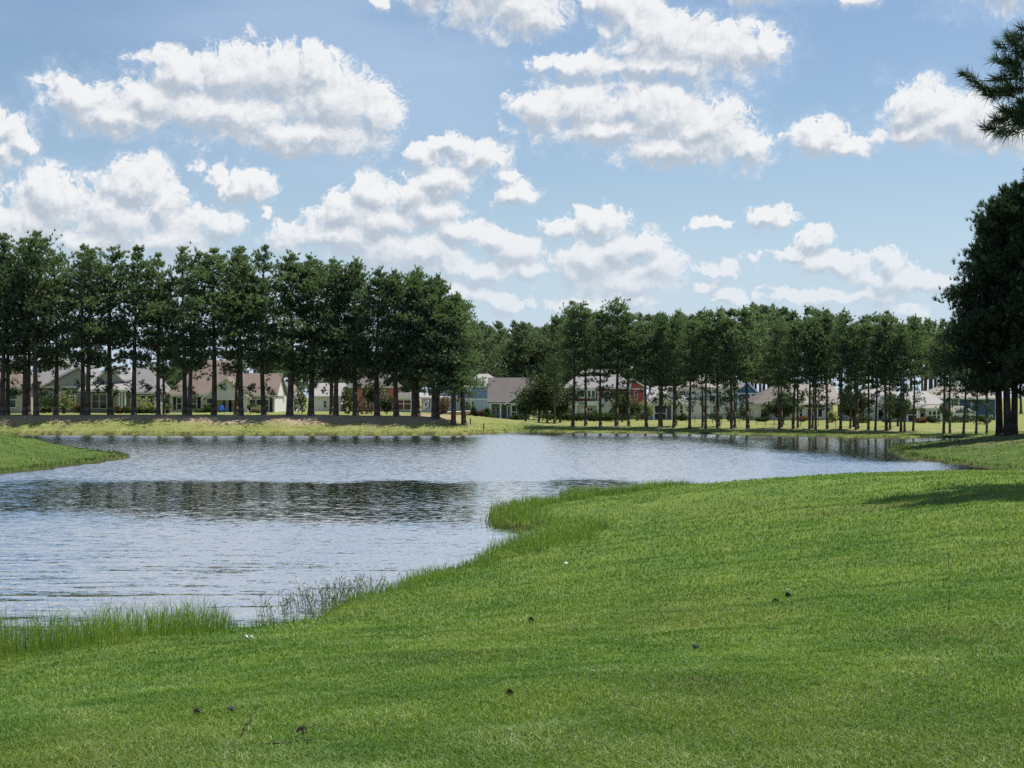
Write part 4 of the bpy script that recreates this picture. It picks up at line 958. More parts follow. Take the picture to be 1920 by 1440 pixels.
# ------------------------------------------------------------------ yards
def shrub(px, d, w, h, label, seed, mat='shrub', name='shrub', cat='shrub', n=420, leaf=.15, dp=None, lumpy=6, group=None):
    x = X(px, d); r = thing(name, label, cat, (x, d, gz(x, d) - .02), 0, group)
    link('foliage', bush_mesh(seed, w, dp or w * .8, h, n, leaf, lumpy=lumpy), M[mat], r)
    k = MB()
    rg = np.random.default_rng(seed)
    for i in range(4): k.tube((0, 0, -.1), (rg.uniform(-.3, .3) * w, rg.uniform(-.2, .2) * w, h * rg.uniform(.5, .8)), .04, .012, 5)
    k.build('stem', M['bark'], r); return r
def frond_palm(px, d, rad, h, label, seed, n=34):
    x = X(px, d); r = thing('sago_palm', label, 'palm', (x, d, gz(x, d)))
    rg = np.random.default_rng(seed); V = []; Fc = []; T = []
    for i in range(n):
        a = i * 2.4 + rg.uniform(-.2, .2); e = R(rg.uniform(5, 75)); pr = np.array([0, 0, h * .4]); dv = np.array([math.cos(a) * math.cos(e), math.sin(a) * math.cos(e), math.sin(e)]); sd = np.array([-math.sin(a), math.cos(a), 0])
        L = rad * rg.uniform(.8, 1.1)
        for k in range(14):
            t = (k + 1) / 14; p = pr + dv * L * t + np.array([0, 0, -.45 * L * t * t])
            for s_ in (-1, 1):
                b = len(V); ll = L * .22 * (1.1 - t * .7); V += [p, p + dv * .07, p + sd * s_ * ll + dv * ll * .5 + np.array([0, 0, .05])]; Fc.append((b, b + 1, b + 2)); T.append(rg.uniform(.1, .7))
    link('fronds', npmesh('fronds', np.array(V), np.array(Fc), {'tone': np.array(T)}), M['shrub'], r)
    MB().tube((0, 0, -.2), (0, 0, h * .42), .22, .18, 9).build('trunk', M['bark_dark'], r)
shrub(92, 205, 2.8, 3.6, 'tall yellow-green shrub against the beige house wall', 1, 'shrub', n=500)
shrub(127, 206, 3.2, 3.4, 'pale blossoming shrub between beige house and porch', 2, 'shrub_light', n=520, lumpy=9)
frond_palm(120, 198, 1.7, 1.4, 'wide spiky palm under the pale blossoming shrub', 3)
shrub(85, 203, 1.6, 1.0, 'low dark bush left of the wide spiky palm', 4)
shrub(147, 203, 1.5, 1.2, 'reddish bush right of the wide spiky palm', 5, 'shrub_red')
shrub(222, 203, 1.4, 1.1, 'reddish low bush at the sage house porch column', 6, 'shrub_red')
shrub(236, 203, 1.3, 1.0, 'dark low bush at the sage house corner', 7)
shrub(262, 203, 2.2, .9, 'green hedge clump under the sage house pair of windows', 8)
shrub(281, 203, 2.0, .9, 'green hedge clump right of the others under the pair of windows', 9)
shrub(268, 206, 3.2, 2.6, 'pale leaning shrub beside the sage house pair of windows', 10, 'shrub_light', n=300, lumpy=8)
frond_palm(314, 200, 1.5, 1.5, 'spiky palm at the left corner of the mauve-roofed house', 11)
shrub(390, 209, 1.4, 1.2, 'olive bush at the left side of the mauve-roofed porch', 12)
shrub(374, 209, 1.8, .6, 'low dark bush below the second window of the mauve-roofed house', 13)
shrub(470, 206, 1.5, 1.5, 'green bush beside the bench before the triple window', 14)
shrub(485, 206, 1.2, .9, 'pale flower clump in front of the triple window', 15, 'shrub_light')
shrub(566, 205, 2.0, 3.6, 'grey-green columnar shrub behind the thick pine trunks', 16)
shrub(655, 196, 2.4, 4.2, 'young bushy tree between slim pine trunks before the brick house', 17, n=700)
shrub(697, 192, 3.6, 4.6, 'tall dark shrub in front of the brick house', 18, 'oak', n=1000)
shrub(725, 193, 1.9, 3.0, 'dark narrow shrub right of the thick trunked pine', 19, 'oak', n=600)
shrub(835, 230, 2.6, 3.4, 'reddish crape shrub before the blue house wing', 20, 'shrub_red', n=500)
shrub(876, 226, 2.4, 2.0, 'yellow-green bush beside the upturned boat', 21)
shrub(891, 226, 1.0, 2.1, 'small dark conifer right of the yellow-green bush', 22, 'oak', lumpy=4)
shrub(902, 226, 1.2, 1.4, 'thin brown bush left of the cottage porch', 23, 'shrub_red', n=200)
shrub(914, 222, 1.3, 1.7, 'green bush at the cottage porch corner', 24)
shrub(926, 222, 2.2, .8, 'low flower bed bush under the cottage window', 25)
shrub(970, 222, 2.2, .9, 'dark low bush before the cottage screened porch', 26, 'oak')
# small broad-leaved trees on the right bank
def leaf_tree(px, d, H, w, label, seed, mat='oak', n=2600):
    x = X(px, d); r = thing('leafy_tree', label, 'tree', (x, d, gz(x, d)))
    rg = np.random.default_rng(seed); k = MB(); pts = []
    k.tube((0, 0, -.2), (0.05, 0, H * .3), .16, .11, 7)
    for i in range(12):
        a = i * 2.4; e = R(rg.uniform(30, 80)); L = H * rg.uniform(.3, .62); dv = Vector((math.cos(a) * math.cos(e) * w / H * 1.6, math.sin(a) * math.cos(e) * w / H * 1.6, math.sin(e))); o = Vector((0.05, 0, H * rg.uniform(.16, .3)))
        k.tube(o, o + dv * L, .07, .015, 5); pts += [np.array(o + dv * L * t) for t in (.5, .75, 1.0)]
    pts = np.array(pts); q = rg.integers(0, len(pts), n); P_ = pts[q] + rg.normal(size=(n, 3)) * np.array([w * .13, w * .13, H * .07])
    V, Fc, t = tufts(rg, P_, unit(rg.normal(size=(n, 3)) + np.array([0, 0, .4])), 6, .26, .13, 1.2, tone=np.clip(.4 + .25 * rg.normal(size=n) + .06 * (P_[:, 2] - H * .5), 0, 1))
    k.build('trunk', M['bark'], r, True); link('crown', npmesh('crown', V, Fc, {'tone': t}), M[mat], r)
leaf_tree(1010, 205, 6.8, 4.0, 'dark round leafy tree hiding the right end of the cottage', 31)
leaf_tree(1026, 203, 8.6, 4.6, 'taller leafy tree left of the first clear pine trunk', 32)
leaf_tree(1050, 206, 5.6, 2.6, 'slim leafy tree close to the first clear pine trunk', 33)
leaf_tree(1166, 212, 4.4, 3.0, 'round leafy tree in front of the maroon wall', 34)
leaf_tree(985, 212, 5.0, 3.0, 'low pale leafy tree against the cottage gable', 35, 'shrub')
leaf_tree(1600, 176, 5.4, 2.6, 'young dark tree between tan and pale grey houses', 36)
leaf_tree(1468, 196, 5.0, 2.6, 'young dark tree before the tan front gable', 37)
leaf_tree(1683, 178, 4.6, 2.2, 'young yellow-green tree left of the white-posted porch', 38, 'shrub')
leaf_tree(905, 262, 13, 7, 'tall grey-green tree rising behind the blue house roof', 39, 'shrub', n=2600)
hd = thing('hedge', 'long dark clipped hedge in front of the red house', 'hedge', (X(1090, 218), 218, gz(X(1090, 218), 218)))
link('foliage', bush_mesh(41, 15.5, 1.6, 1.35, 2600, .16, lumpy=46), M['oak'], hd)
k = MB()
for i in range(12): k.tube((-7 + i * 1.25, 0, -.1), (-6.9 + i * 1.25, .1, .8), .05, .02, 5)
k.build('stem', M['bark_dark'], hd)
for i, (px, d, w, h_, mt, lab) in enumerate([
    (1062, 221, 2.0, 2.6, 'shrub', 'pale grassy shrub left of the bay-window house balcony'), (1108, 222, 2.6, 1.9, 'shrub', 'yellow-green bush under the white balcony slab'),
    (1130, 222, 2.2, 1.7, 'shrub_light', 'pale bush right of the white balcony slab'), (1155, 222, 2.6, 3.0, 'oak', 'big dark bush below the maroon wall'),
    (1196, 224, 3.4, 2.6, 'shrub', 'leafy bush at the foot of the bright red wing'), (1214, 224, 2.2, 3.2, 'shrub_light', 'tall pale bush right of the bright red wing'),
    (1279, 224, 1.8, 1.4, 'oak', 'dark bush between porch and white house'), (1342, 222, 3.4, 1.3, 'oak', 'wide dark bush before the white two-storey house'),
    (1366, 222, 3.0, 1.9, 'oak', 'dark bush at the right corner of the white house'), (1393, 226, 3.2, 2.2, 'shrub', 'green bush under the blue house balcony'),
    (1425, 214, 2.6, 1.0, 'oak', 'low dark bush at the left tan house corner'), (1436, 214, 1.3, 2.2, 'oak', 'upright dark bush beside the tan front gable'),
    (1505, 212, 2.0, .9, 'shrub_red', 'reddish bush left of the wide dark window'), (1560, 208, 1.8, 2.0, 'shrub_light', 'pale bush right of the wide dark window'),
    (1616, 205, 3.0, 1.3, 'oak', 'dark bush at the left end of the pale grey house'), (1668, 205, 2.0, 1.6, 'shrub', 'green bush right of the wreath window'),
    (1726, 204, 1.6, 1.1, 'shrub_red', 'reddish bush between the porch posts and sunroom'), (1748, 204, 2.6, 1.0, 'oak', 'dark bush under the sunroom window'),
    (1772, 200, 1.8, 3.2, 'shrub', 'yellow-green shrub between sunroom and gazebo'), (1800, 206, 3.4, .9, 'oak', 'low dark bush along the gazebo foot'), (1845, 190, 2.6, 1.6, 'shrub', 'bush in front of the dark blue house beside the big pines')]):
    shrub(px, d, w, h_, lab, 60 + i, mt)

# small yard things
def post(px, d, h_, label, mat, w=.09):
    x = X(px, d); r = thing('marker_post', label, 'post', (x, d, gz(x, d)))
    MB().box(-w / 2, w / 2, -w / 2, w / 2, -.3, h_).build('shaft', mat, r); MB().hull([(-w * .6, -w * .6, h_ + .002), (w * .6, -w * .6, h_ + .002), (w * .6, w * .6, h_ + .002), (-w * .6, w * .6, h_ + .002)], [(-.01, -.01, h_ + .06), (.01, -.01, h_ + .06), (.01, .01, h_ + .06), (-.01, .01, h_ + .06)]).build('cap', mat, r)
DPOST = hmat('p', 'dark_post_paint', (0.03, 0.035, 0.03)); WPOST = hmat('p', 'white_post_paint', (0.8, 0.8, 0.78))
post(882, 176, .75, 'short dark post standing in the grass, further left of two', DPOST, .12)
post(907, 172, .8, 'short dark post standing in the grass, nearer right of two', DPOST, .12)
post(1236, 175, .6, 'small white stake at the water edge', WPOST, .08)
BLUEP = hmat('p', 'blue_plastic', (0.03, 0.16, 0.55), rough=.4)
def chair(px, d, label, rz):
    x = X(px, d); r = thing('lawn_chair', label, 'chair', (x, d, gz(x, d)), rz, 'blue lawn chairs')
    MB().box(-.3, .3, -.28, .3, .34, .40).build('seat', BLUEP, r)
    k = MB(); k.hull([(-.3, .28, .41), (.3, .28, .41), (.3, .33, .41), (-.3, .33, .41)], [(-.26, .5, 1.05), (.26, .5, 1.05), (.26, .55, 1.05), (-.26, .55, 1.05)]); k.build('backrest', BLUEP, r)
    for sx in (-1, 1):
        MB().box(sx * .36 - .06, sx * .36 + .06, -.3, .34, .56, .61).build('armrest', BLUEP, r)
        for y in (-.24, .26): MB().box(sx * .33 - .03, sx * .33 + .03, y - .03, y + .03, -.05, .557).build('leg', BLUEP, r)
chair(417, 206, 'left blue lawn chair on the patio of the mauve-roofed house', .3); chair(446, 206, 'right blue lawn chair partly hidden by a pine trunk', -.4)
bt = thing('boat', 'small white and pink boat lying on the grass by blue house', 'boat', (X(861, 224), 224, gz(X(861, 224), 224)), .25)
k = MB(); secs = []
for t in (-1, -.7, -.2, .4, .8, 1):
    w = .55 * (1 - max(0, t) ** 2 * .92); secs.append([(t * 1.7, -w, .62 + .12 * max(0, t)), (t * 1.7, -w * .75, .18 + .2 * max(0, t)), (t * 1.7, 0, .06 + .3 * max(0, t) ** 2), (t * 1.7, w * .75, .18 + .2 * max(0, t)), (t * 1.7, w, .62 + .12 * max(0, t))])
for a, b in zip(secs[:-1], secs[1:]): k.hull(a, b)
k.build('hull', hmat('p', 'boat_pink_paint', (0.62, 0.36, 0.33), rough=.35), bt)
k = MB()
for a, b in zip(secs[:-1], secs[1:]):
    for i in (0, 4): k.tube(Vector(a[i]) + Vector((0, 0, .03)), Vector(b[i]) + Vector((0, 0, .03)), .05, .05, 6)
k.build('gunwale', WHITE, bt); MB().box(-.9, -.6, -.5, .5, .64, .70).build('bench', WHITE, bt)
bn = thing('garden_bench', 'pale wooden garden bench before the triple window', 'bench', (X(480, 203), 203, gz(X(480, 203), 203)))
WOOD = hmat('p', 'weathered_wood', (0.38, 0.31, 0.24), var=.3, scale=4)
MB().box(-.8, .8, -.25, .25, .42, .48).build('seat', WOOD, bn); MB().box(-.8, .8, .22, .28, .55, .9).build('backrest', WOOD, bn)
for sx in (-.72, .72):
    for y in (-.2, .25): MB().box(sx - .04, sx + .04, y - .031, y + .031, -.1, .417 if y < 0 else .9).build('leg', WOOD, bn)
# wire fence on thin posts along the right back yards
fc = thing('wire_fence', 'low wire fence on thin dark posts behind right bank pines', 'fence', (X(1330, 200), 200, gz(X(1330, 200), 200)))
zb = fc.location.z
FP = [(1270 + i * 16.5, 200 - i * 1.6) for i in range(19)]
k = MB(); pts = []
for px, d in FP:
    x = X(px, d) - fc.location.x; y = d - 200; z = gz(X(px, d), d) - zb; pts.append(Vector((x, y, z)))
    MB().tube((x, y, z - .3), (x, y, z + .95), .035, .035, 6).build('post', DPOST, fc)
for a, b in zip(pts[:-1], pts[1:]):
    for hh in (.3, .6, .88): k.tube(a + Vector((0, 0, hh)), b + Vector((0, 0, hh)), .008, .008, 3)
k.build('wire', DPOST, fc)
# ------------------------------------------------------------------ grass
M['grass'] = None
def mat_grass(name, cols, gloss=.018, rough=.5, tw=.40):
    m, nt, out = newmat(name)
    t = nt.attr('tone'); p = geopos(nt)
    mid = nt.noise(p, .55, 4); big = nt.noise(p, 0.13, 3)
    c = nt.mix(nt.smooth(mid, .32, .68), cols[0], cols[1])
    c = nt.mix(nt.smooth(big, .42, .62, 0, .45), c, cols[2])
    c = nt.mix(nt.smooth(nt.noise(p, .30, 5, .65), .54, .72, 0, .35), c, tuple(a * .5 + b * .5 for a, b in zip(cols[2], (.16, .12, .06))))
    c = nt.mix(nt.smooth(t, .80, .97, 0, .75), c, cols[3])
    c = nt.mix(nt.smooth(t, .0, .25, .55, 0), c, tuple(a * .45 for a in cols[0]))
    leaf_out(nt, out, c, nt.vm('MULTIPLY', c, (1.25, 1.3, .55)), gloss, rough, tw); return m
def blades(rng, x, y, z, h, w, lean, bend=.35):
    n = len(x); a = rng.uniform(0, 2 * PI, n); f = rng.uniform(0, 2 * PI, n)
    P = np.column_stack([x, y, z]); s = np.column_stack([np.cos(a), np.sin(a), np.zeros(n)]) * w[:, None] * .5
    l = np.column_stack([np.cos(f), np.sin(f), np.zeros(n)]) * (h * lean)[:, None]; up = np.zeros((n, 3)); up[:, 2] = h
    m = P + l * .35 + up * .6; t = P + l * (1 + bend) + up * (1 - .25 * (lean / np.maximum(lean.max(), .01)))[:, None]
    V = np.stack([P - s, P + s, m + s * .75, m - s * .75, t], 1).reshape(-1, 3); b = np.arange(n) * 5
    return V, np.stack([b, b + 1, b + 2, b + 3], 1), np.stack([b + 3, b + 2, b + 4], 1)
def field_tone(x, y): return np.clip(.5 + 1.5 * (fbm(x * 1.1, y * .8, 71, 4) - .5), 0, 1)
def lawn_grass():
    rng = np.random.default_rng(77)
    n = 1050000; d0, d1 = 4.8, 96.0; e = 0.65         # density falls off with distance
    u = rng.uniform(0, 1, n); q = (d0 ** -e + u * (d1 ** -e - d0 ** -e)) ** (-1 / e)
    th = R(1) * rng.uniform(-33, 33, n); x = q * np.sin(th); y = q * np.cos(th)
    d = shore(x, y); k = (d > .15); x, y, q, d = x[k], y[k], q[k], d[k]
    z = height(x, y, d)
    cl = field_tone(x, y); sz = np.maximum(1.0, q / 16.0) ** .55
    h = rng.uniform(.03, .075, len(x)) * (0.6 + .8 * cl) * np.minimum(sz, 1.6); w = rng.uniform(.004, .009, len(x)) * np.maximum(1, q / 11.0)
    lean = rng.uniform(.1, 1.1, len(x))
    V, Q, T = blades(rng, x, y, z - .006, h, w, lean)
    tone = np.clip(rng.uniform(0, 1, len(x)) * .8 + (cl - .5) * .6 + .12, 0, 1)
    me = npmesh('lawn_grass', V, [Q, T], {'tone': np.concatenate([tone, tone])})
    tag(link('lawn_grass', me, mat_grass('lawn_blades', [(.092, .192, .040), (.168, .272, .058), (.182, .235, .066), (.42, .47, .22)])), kind='stuff')
lawn_grass()
def shore_grass():
    rng = np.random.default_rng(78); n = 330000
    th = R(1) * rng.uniform(-32, 9, n); q = rng.uniform(15, 66, n); x = q * np.sin(th); y = q * np.cos(th); d = shore(x, y)
    dens = fbm(x * .5, y * .5, 81, 3); px = 960 + x / y * F
    clump = sstep(470, 400, px) * sstep(35, 28, q); head = sstep(860, 930, px) * sstep(37, 40, q); bay = sstep(700, 800, px) * (1 - head)
    wid = 1.1 + 1.9 * clump + 1.2 * head + .5 * bay
    p = sstep(wid, wid * .45, d) * sstep(-.35, .05, d) * (0.25 + 1.1 * dens) * (0.5 + .5 * clump + .5 * head + .3 * bay)
    p = np.maximum(p, sstep(-1.3, -.2, d) * (d < 0) * .05 * (dens > .5) * (1 + 1.5 * clump))
    k = rng.uniform(0, 1, n) < p; x, y, d, q = x[k], y[k], d[k], q[k]; clump, head, dens = clump[k], head[k], dens[k]
    z = np.maximum(height(x, y, d), -.25)
    h = rng.uniform(.45, 1.1, len(x)) * (.26 + .38 * clump + .22 * head) * (.6 + .8 * dens) * (1 + .3 * (d < .2)); w = rng.uniform(.005, .011, len(x)) * np.maximum(1, q / 22)
    V, Q, T = blades(rng, x, y, z - .02, h, w, rng.uniform(.05, .5, len(x)), .5)
    tone = np.clip(rng.uniform(.05, .9, len(x)), 0, 1)
    me = npmesh('shore_grass', V, [Q, T], {'tone': np.concatenate([tone, tone])})
    tag(link('shore_grass', me, mat_grass('shore_blades', [(.120, .215, .045), (.200, .300, .066), (.15, .21, .06), (.38, .38, .19)], .015, .5, .42)), kind='stuff')
shore_grass()
def bank_grass():
    """tufts on the far points and banks"""
    rng = np.random.default_rng(79); n = 330000
    th = R(1) * rng.uniform(-28, 28, n); q = rng.uniform(62, 190, n); x = q * np.sin(th); y = q * np.cos(th); d = shore(x, y)
    k = (d > .1) & (d < 16) & ((x < -15) | (y > 84)); x, y, d, q = x[k], y[k], d[k], q[k]
    z = height(x, y, d); h = rng.uniform(.04, .11, len(x)) * (1 + 2.2 * sstep(1.5, .2, d)); w = rng.uniform(.02, .045, len(x)) * q / 100
    V, Q, T = blades(rng, x, y, z - .01, h, w, rng.uniform(.1, .8, len(x))); tone = rng.uniform(0, .85, len(x))
    far = sstep(140, 150, y)
    kk = (rng.uniform(0, 1, len(x)) > far * sstep(3, 7, d) * .85)
    sel = np.repeat(kk, 1)
    Q = Q[sel]; T = T[sel]; tone = tone[sel]; isf = (far > .5)[sel]
    for nm, mk, mt in (('point_grass', ~isf, mat_grass('point_blades', [(.030, .070, .014), (.062, .105, .018), (.08, .10, .028), (.12, .15, .05)])),  # shade of the big trees included in these darker blades
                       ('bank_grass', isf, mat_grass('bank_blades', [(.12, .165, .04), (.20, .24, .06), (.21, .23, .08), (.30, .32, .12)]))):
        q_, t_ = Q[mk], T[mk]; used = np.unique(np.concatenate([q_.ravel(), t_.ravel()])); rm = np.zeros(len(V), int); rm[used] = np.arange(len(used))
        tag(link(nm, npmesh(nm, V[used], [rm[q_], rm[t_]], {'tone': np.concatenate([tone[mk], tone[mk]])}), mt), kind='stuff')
bank_grass()
# ------------------------------------------------------------------ near pine whose boughs reach in at the top right
def near_pine():
    d0 = 44.0; x0 = 19.8; z0 = gz(x0, d0)
    r = thing('pine_tree', 'near long-needled pine whose boughs reach in at the top right corner', 'pine tree', (x0, d0, z0))
    rng = np.random.default_rng(301); tr = MB(); tr.tube((0, 0, -.4), (0, 0, .4), .42, .33, 10); tr.tube((0, 0, .4), (-.1, 0, 9), .33, .25, 10); tr.tube((-.1, 0, 9), (-.25, 0, 16), .25, .13, 8); tr.tube((-.25, 0, 16), (-.2, 0, 21), .13, .03, 6)
    P, A, T = [], [], []
    def bough(o, tip, n, spread, sag=0.0):
        o = np.array(o, float); tip = np.array(tip, float); L = np.linalg.norm(tip - o); d = (tip - o) / L
        m = (o + tip) / 2 + np.array([0, 0, -sag]); tr.tube(o, m, .03 + .012 * L, .03, 5); tr.tube(m, tip, .03, .012, 5)
        for i in range(n):
            t = rng.uniform(.35, 1.0) if i else 1.0; c = o * (1 - t) + tip * t + np.array([0, 0, -sag * 4 * t * (1 - t)])
            e = c + rng.normal(size=3) * spread * np.array([1, 1, .8]) * (0.35 + .65 * (1 - abs(t - .7))) if i else c
            if i: tr.tube(c, e, .014, .008, 3)
            a = unit(d * .7 + (e - c) * 1.2 + np.array([0, 0, .35])); P.append(e); A.append(a); T.append(rng.uniform(.2, .7))
    # boughs seen in the photo: tips given by photo px at this distance
    def at(px, py, dy=0): return (X(px, d0 + dy) - x0, dy, Z(py, d0 + dy) - z0)
    trunk = lambda z: (-.15, 0, z)
    bough(trunk(12.0), at(1822, 152, .2), 14, .30); bough(trunk(12.6), at(1872, 82, -.6), 16, .36); bough(trunk(13.5), at(1916, 52, .4), 16, .42)
    bough(trunk(11.4), at(1862, 240, -.2), 16, .32, .1); bough(trunk(11.6), at(1890, 215, .9), 18, .42); bough(trunk(12.0), at(1875, 170, 1.2), 14, .45); bough(trunk(12.4), at(1900, 130, -1.0), 14, .5)
    bough(trunk(11.0), at(1935, 235, .3), 12, .5)
    for px, py, dy in ((1848, 175, .5), (1880, 205, -.5), (1900, 165, .6), (1885, 120, .1), (1905, 95, -.3), (1905, 228, -.8), (1868, 225, .9), (1912, 190, 1.3)): bough(trunk(12.0), at(px, py, dy), 12, .34)
    for i in range(48):
        z = rng.uniform(10.6, 20.5); a = i * 2.4; L = 3.7 * (1 - ((z - 10.6) / 11) ** 2) ** .6 * rng.uniform(.7, 1.05) + .3
        dv = np.array([math.cos(a), math.sin(a), .12 + .06 * (z - 10)])
        tip = np.array(trunk(z)) + dv * L
        if tip[0] < -2.6 and z < 15.5: continue                       # leaves the open side as in the photo
        bough(trunk(z), tip, 24, .5)
    P = np.array(P); A = np.array(A); T = np.array(T)
    V, Fc, t = tufts(rng, P, A, 110, .42, .024, 1.05, tone=T, up=.1)
    # needles stand along the last part of the twig, not from one point
    V = V.reshape(-1, 3, 3) - np.repeat(A, 110, 0)[:, None, :] * rng.uniform(0, .42, (len(V) // 3, 1, 1)); V = V.reshape(-1, 3)
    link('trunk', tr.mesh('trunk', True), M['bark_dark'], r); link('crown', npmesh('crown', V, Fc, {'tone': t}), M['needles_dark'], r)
near_pine()

# ------------------------------------------------------------------ small things on the lawn
def ground_hit(px, py):
    """where the sight line through a photo pixel meets the lawn"""
    q = np.arange(6, 70, .02); xs = (px - 960) / F * q; zs = CZ - (py - HY) / F * q
    hh = height(xs, q); k = np.argmax(zs < hh); return float(xs[k]), float(q[k]), float(hh[k])
def cone_mesh(seed, L=.085, w=.06, open_=.5):
    rng = np.random.default_rng(seed); V, Fc = [], []; n = 70
    for i in range(n):
        t = i / n; a = i * 2.39996; r = w * .5 * math.sin(PI * (.12 + .83 * t)) * 1.0; z = (t - .5) * L
        d = np.array([math.cos(a), math.sin(a), 0]); s = np.array([-math.sin(a), math.cos(a), 0]); u = np.array([0, 0, 1.0]); b = len(V)
        c = d * r * .25 + u * z; tip = d * (r * 1.15 + .006) + u * (z + .010 * open_ + .004); ww = .0085 * (.5 + math.sin(PI * (.1 + .85 * t)))
        for o in (-.0022, .0022): V += [c + u * o * .3, tip - s * ww + u * o, tip + d * .005 + u * (o + .002), tip + s * ww + u * o]
        Fc += [(b, b + 3, b + 2, b + 1), (b + 4, b + 5, b + 6, b + 7), (b + 1, b + 2, b + 6, b + 5), (b + 2, b + 3, b + 7, b + 6), (b, b + 1, b + 5, b + 4), (b + 3, b, b + 4, b + 7)]
    me = bpy.data.meshes.new('pine_cone'); me.from_pydata([tuple(v) for v in V], [], Fc); me.update(); return me
m, nt, out = newmat('pine_cone_scales'); f = nt.noise(objcoord(nt), 60, 3); principled(nt, out, nt.mix(f, (.014, .010, .008), (.06, .045, .036)), .8, .2); M['cone'] = m
m, nt, out = newmat('grey_pine_cone'); f = nt.noise(objcoord(nt), 60, 3); principled(nt, out, nt.mix(f, (.07, .065, .065), (.20, .19, .19)), .8, .2); M['cone_grey'] = m
CM = [cone_mesh(1), cone_mesh(2, .075, .065, .9)]
for px, py, k, sc, mt, lab in [
    (369, 1341, 0, 1.35, 'cone', 'dark pine cone at the lower left, beside a greyer one'), (433, 1335, 1, 1.3, 'cone_grey', 'weathered grey pine cone at the lower left'),
    (569, 1379, 1, 1.5, 'cone', 'black open pine cone nearest the bottom edge, with twigs beside it'), (996, 1167, 0, 1.7, 'cone', 'upright dark pine cone alone in the middle of the lawn'),
    (957, 1305, 1, 1.1, 'cone', 'flattened brown pine cone half sunk in grass below the upright one'), (1304, 1216, 0, 1.25, 'cone_grey', 'bluish grey pine cone on the right half of the lawn'),
    (1452, 1131, 1, 1.7, 'cone', 'brown pine cone on the bare patch, left of the white-tipped one'), (1477, 1120, 0, 1.7, 'cone', 'reddish pine cone on the bare patch beside a white scrap')]:
    x, y, z = ground_hit(px, py)
    o = link('pine_cone', CM[k].copy(), M[mt], None, (x, y, z + .03)); rg = np.random.default_rng(int(px)); o.rotation_euler = (R(90) + rg.normal() * .3 if px != 996 else .2, rg.normal() * .3, rg.uniform(0, 6)); o.scale = (sc * .62,) * 3
    tag(o, lab, 'pine cone', 'pine cones on the lawn')
def scrap(px, py, w, label):
    x, y, z = ground_hit(px, py); rg = np.random.default_rng(int(px)); n = 7; V = []; Fc = []
    for i in range(n):
        for j in range(n): V.append(((i / (n - 1) - .5) * w, (j / (n - 1) - .5) * w * .6, .03 + rg.uniform(0, .05) * (1 if 0 < i < n - 1 else .4)))
    for i in range(n - 1):
        for j in range(n - 1): a = i * n + j; Fc.append((a, a + n, a + n + 1, a + 1))
    me = bpy.data.meshes.new('paper_scrap'); me.from_pydata(V, [], Fc); me.update()
    o = link('paper_scrap', me, hmat('p', 'scrap_paper', (.75, .74, .70)), None, (x, y, z + .02)); o.rotation_euler = (.35, .1, rg.uniform(0, 3))
    md = o.modifiers.new('thick', 'SOLIDIFY'); md.thickness = .004
    tag(o, label, 'litter')
scrap(467, 1203, .16, 'white crumpled scrap lying by the tall shore grass'); scrap(1474, 1114, .05, 'tiny white scrap touching a reddish pine cone'); scrap(1060, 1061, .11, 'pale scrap on the lawn slope above the cones')
def twig(px, py, L, rz, label, up=.1):
    x, y, z = ground_hit(px, py); k = MB(); rg = np.random.default_rng(int(px)); p = Vector((0, 0, .03)); d = Vector((math.cos(rz), math.sin(rz), up)); n = 6
    for i in range(n):
        q = p + d * L / n + Vector((rg.normal(), rg.normal(), rg.normal() * .3)) * L * .03; k.tube(p, q, .006 * (1.2 - i / n), .006 * (1.1 - i / n), 5)
        if i in (2, 4): k.tube(q, q + Vector((rg.normal(), rg.normal(), .2)) * L * .14, .004, .002, 4)
        p = q
    o = link('twig', k.mesh('twig', True), M['bark_dark'], None, (x, y, z)); tag(o, label, 'twig')
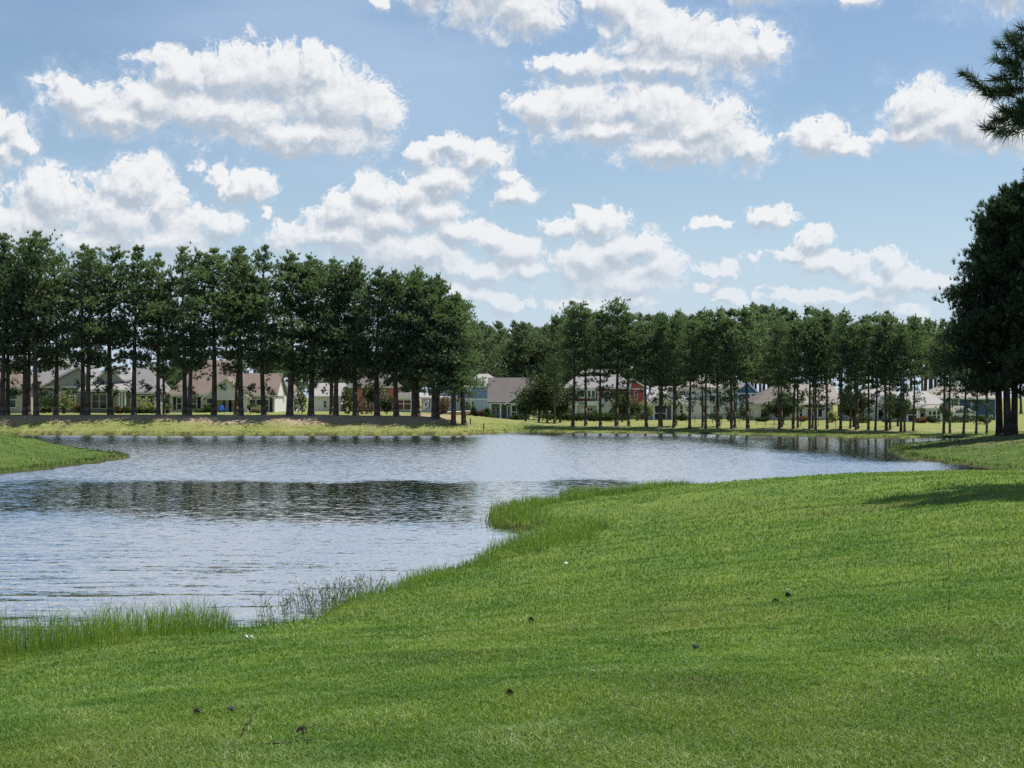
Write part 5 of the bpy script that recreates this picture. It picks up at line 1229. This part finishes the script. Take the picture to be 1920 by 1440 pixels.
twig(452, 1388, .22, 1.2, 'thin standing twig left of the black open cone', .9); twig(500, 1402, .55, .1, 'long low twig lying left of the black open cone'); twig(538, 1399, .2, -.3, 'short forked twig just below the black open cone')
twig(1437, 1182, .18, -.4, 'small dark twig lying on the lawn below the bare patch'); twig(1400, 1126, .3, .3, 'curved brown twig at the left of the bare patch', .3); twig(1778, 1150, .3, 1.3, 'thin dark stalk standing in the right lawn', 1.6); twig(1778, 1070, .3, 1.4, 'dark bent stalk standing further up the right lawn', 1.4)
# broad-leaved weeds at the waterline
def weeds():
    for i, (px, py, w, h, n, lab) in enumerate([(590, 1140, 1.1, .42, 60, 'broad-leaved weed clump standing in the shallows'), (632, 1122, .9, .45, 55, 'taller broad-leaved weed clump right of the shallows clump'), (700, 1108, .7, .35, 36, 'small broad-leaved weed clump toward the narrow shore'), (520, 1150, .6, .35, 20, 'sparse weed stalks rising from the water')]):
        d = CZ * F / (py - HY); x = X(px, d); rng = np.random.default_rng(400 + i)
        r = thing('water_weed', lab, 'weed', (x, d, -.05)); V, Fc, T = [], [], []; k = MB()
        for j in range(n):
            bx, by = rng.normal() * w * .35, rng.normal() * w * .4; hh = h * rng.uniform(.5, 1.2); lx, ly = rng.normal() * .12, rng.normal() * .12
            k.tube((bx, by, 0), (bx + lx, by + ly, hh), .005, .003, 4)
            for q in range(5):
                t = rng.uniform(.35, 1); c = np.array([bx + lx * t, by + ly * t, hh * t]); a = rng.uniform(0, 6.28); dv = np.array([math.cos(a), math.sin(a), rng.uniform(.1, .9)]); sd = np.array([-math.sin(a), math.cos(a), 0]); l = rng.uniform(.06, .13); b = len(V)
                V += [c, c + dv * l * .5 + sd * .014, c + dv * l, c + dv * l * .5 - sd * .014]; Fc.append((b, b + 1, b + 2, b + 3)); T.append(rng.uniform(.1, .9))
        tag(k.build('stem', M['shrub'], r), kind='stuff'); link('leaves', npmesh('leaves', np.array(V), np.array(Fc), {'tone': np.array(T)}), M['shrub'], r)
weeds()
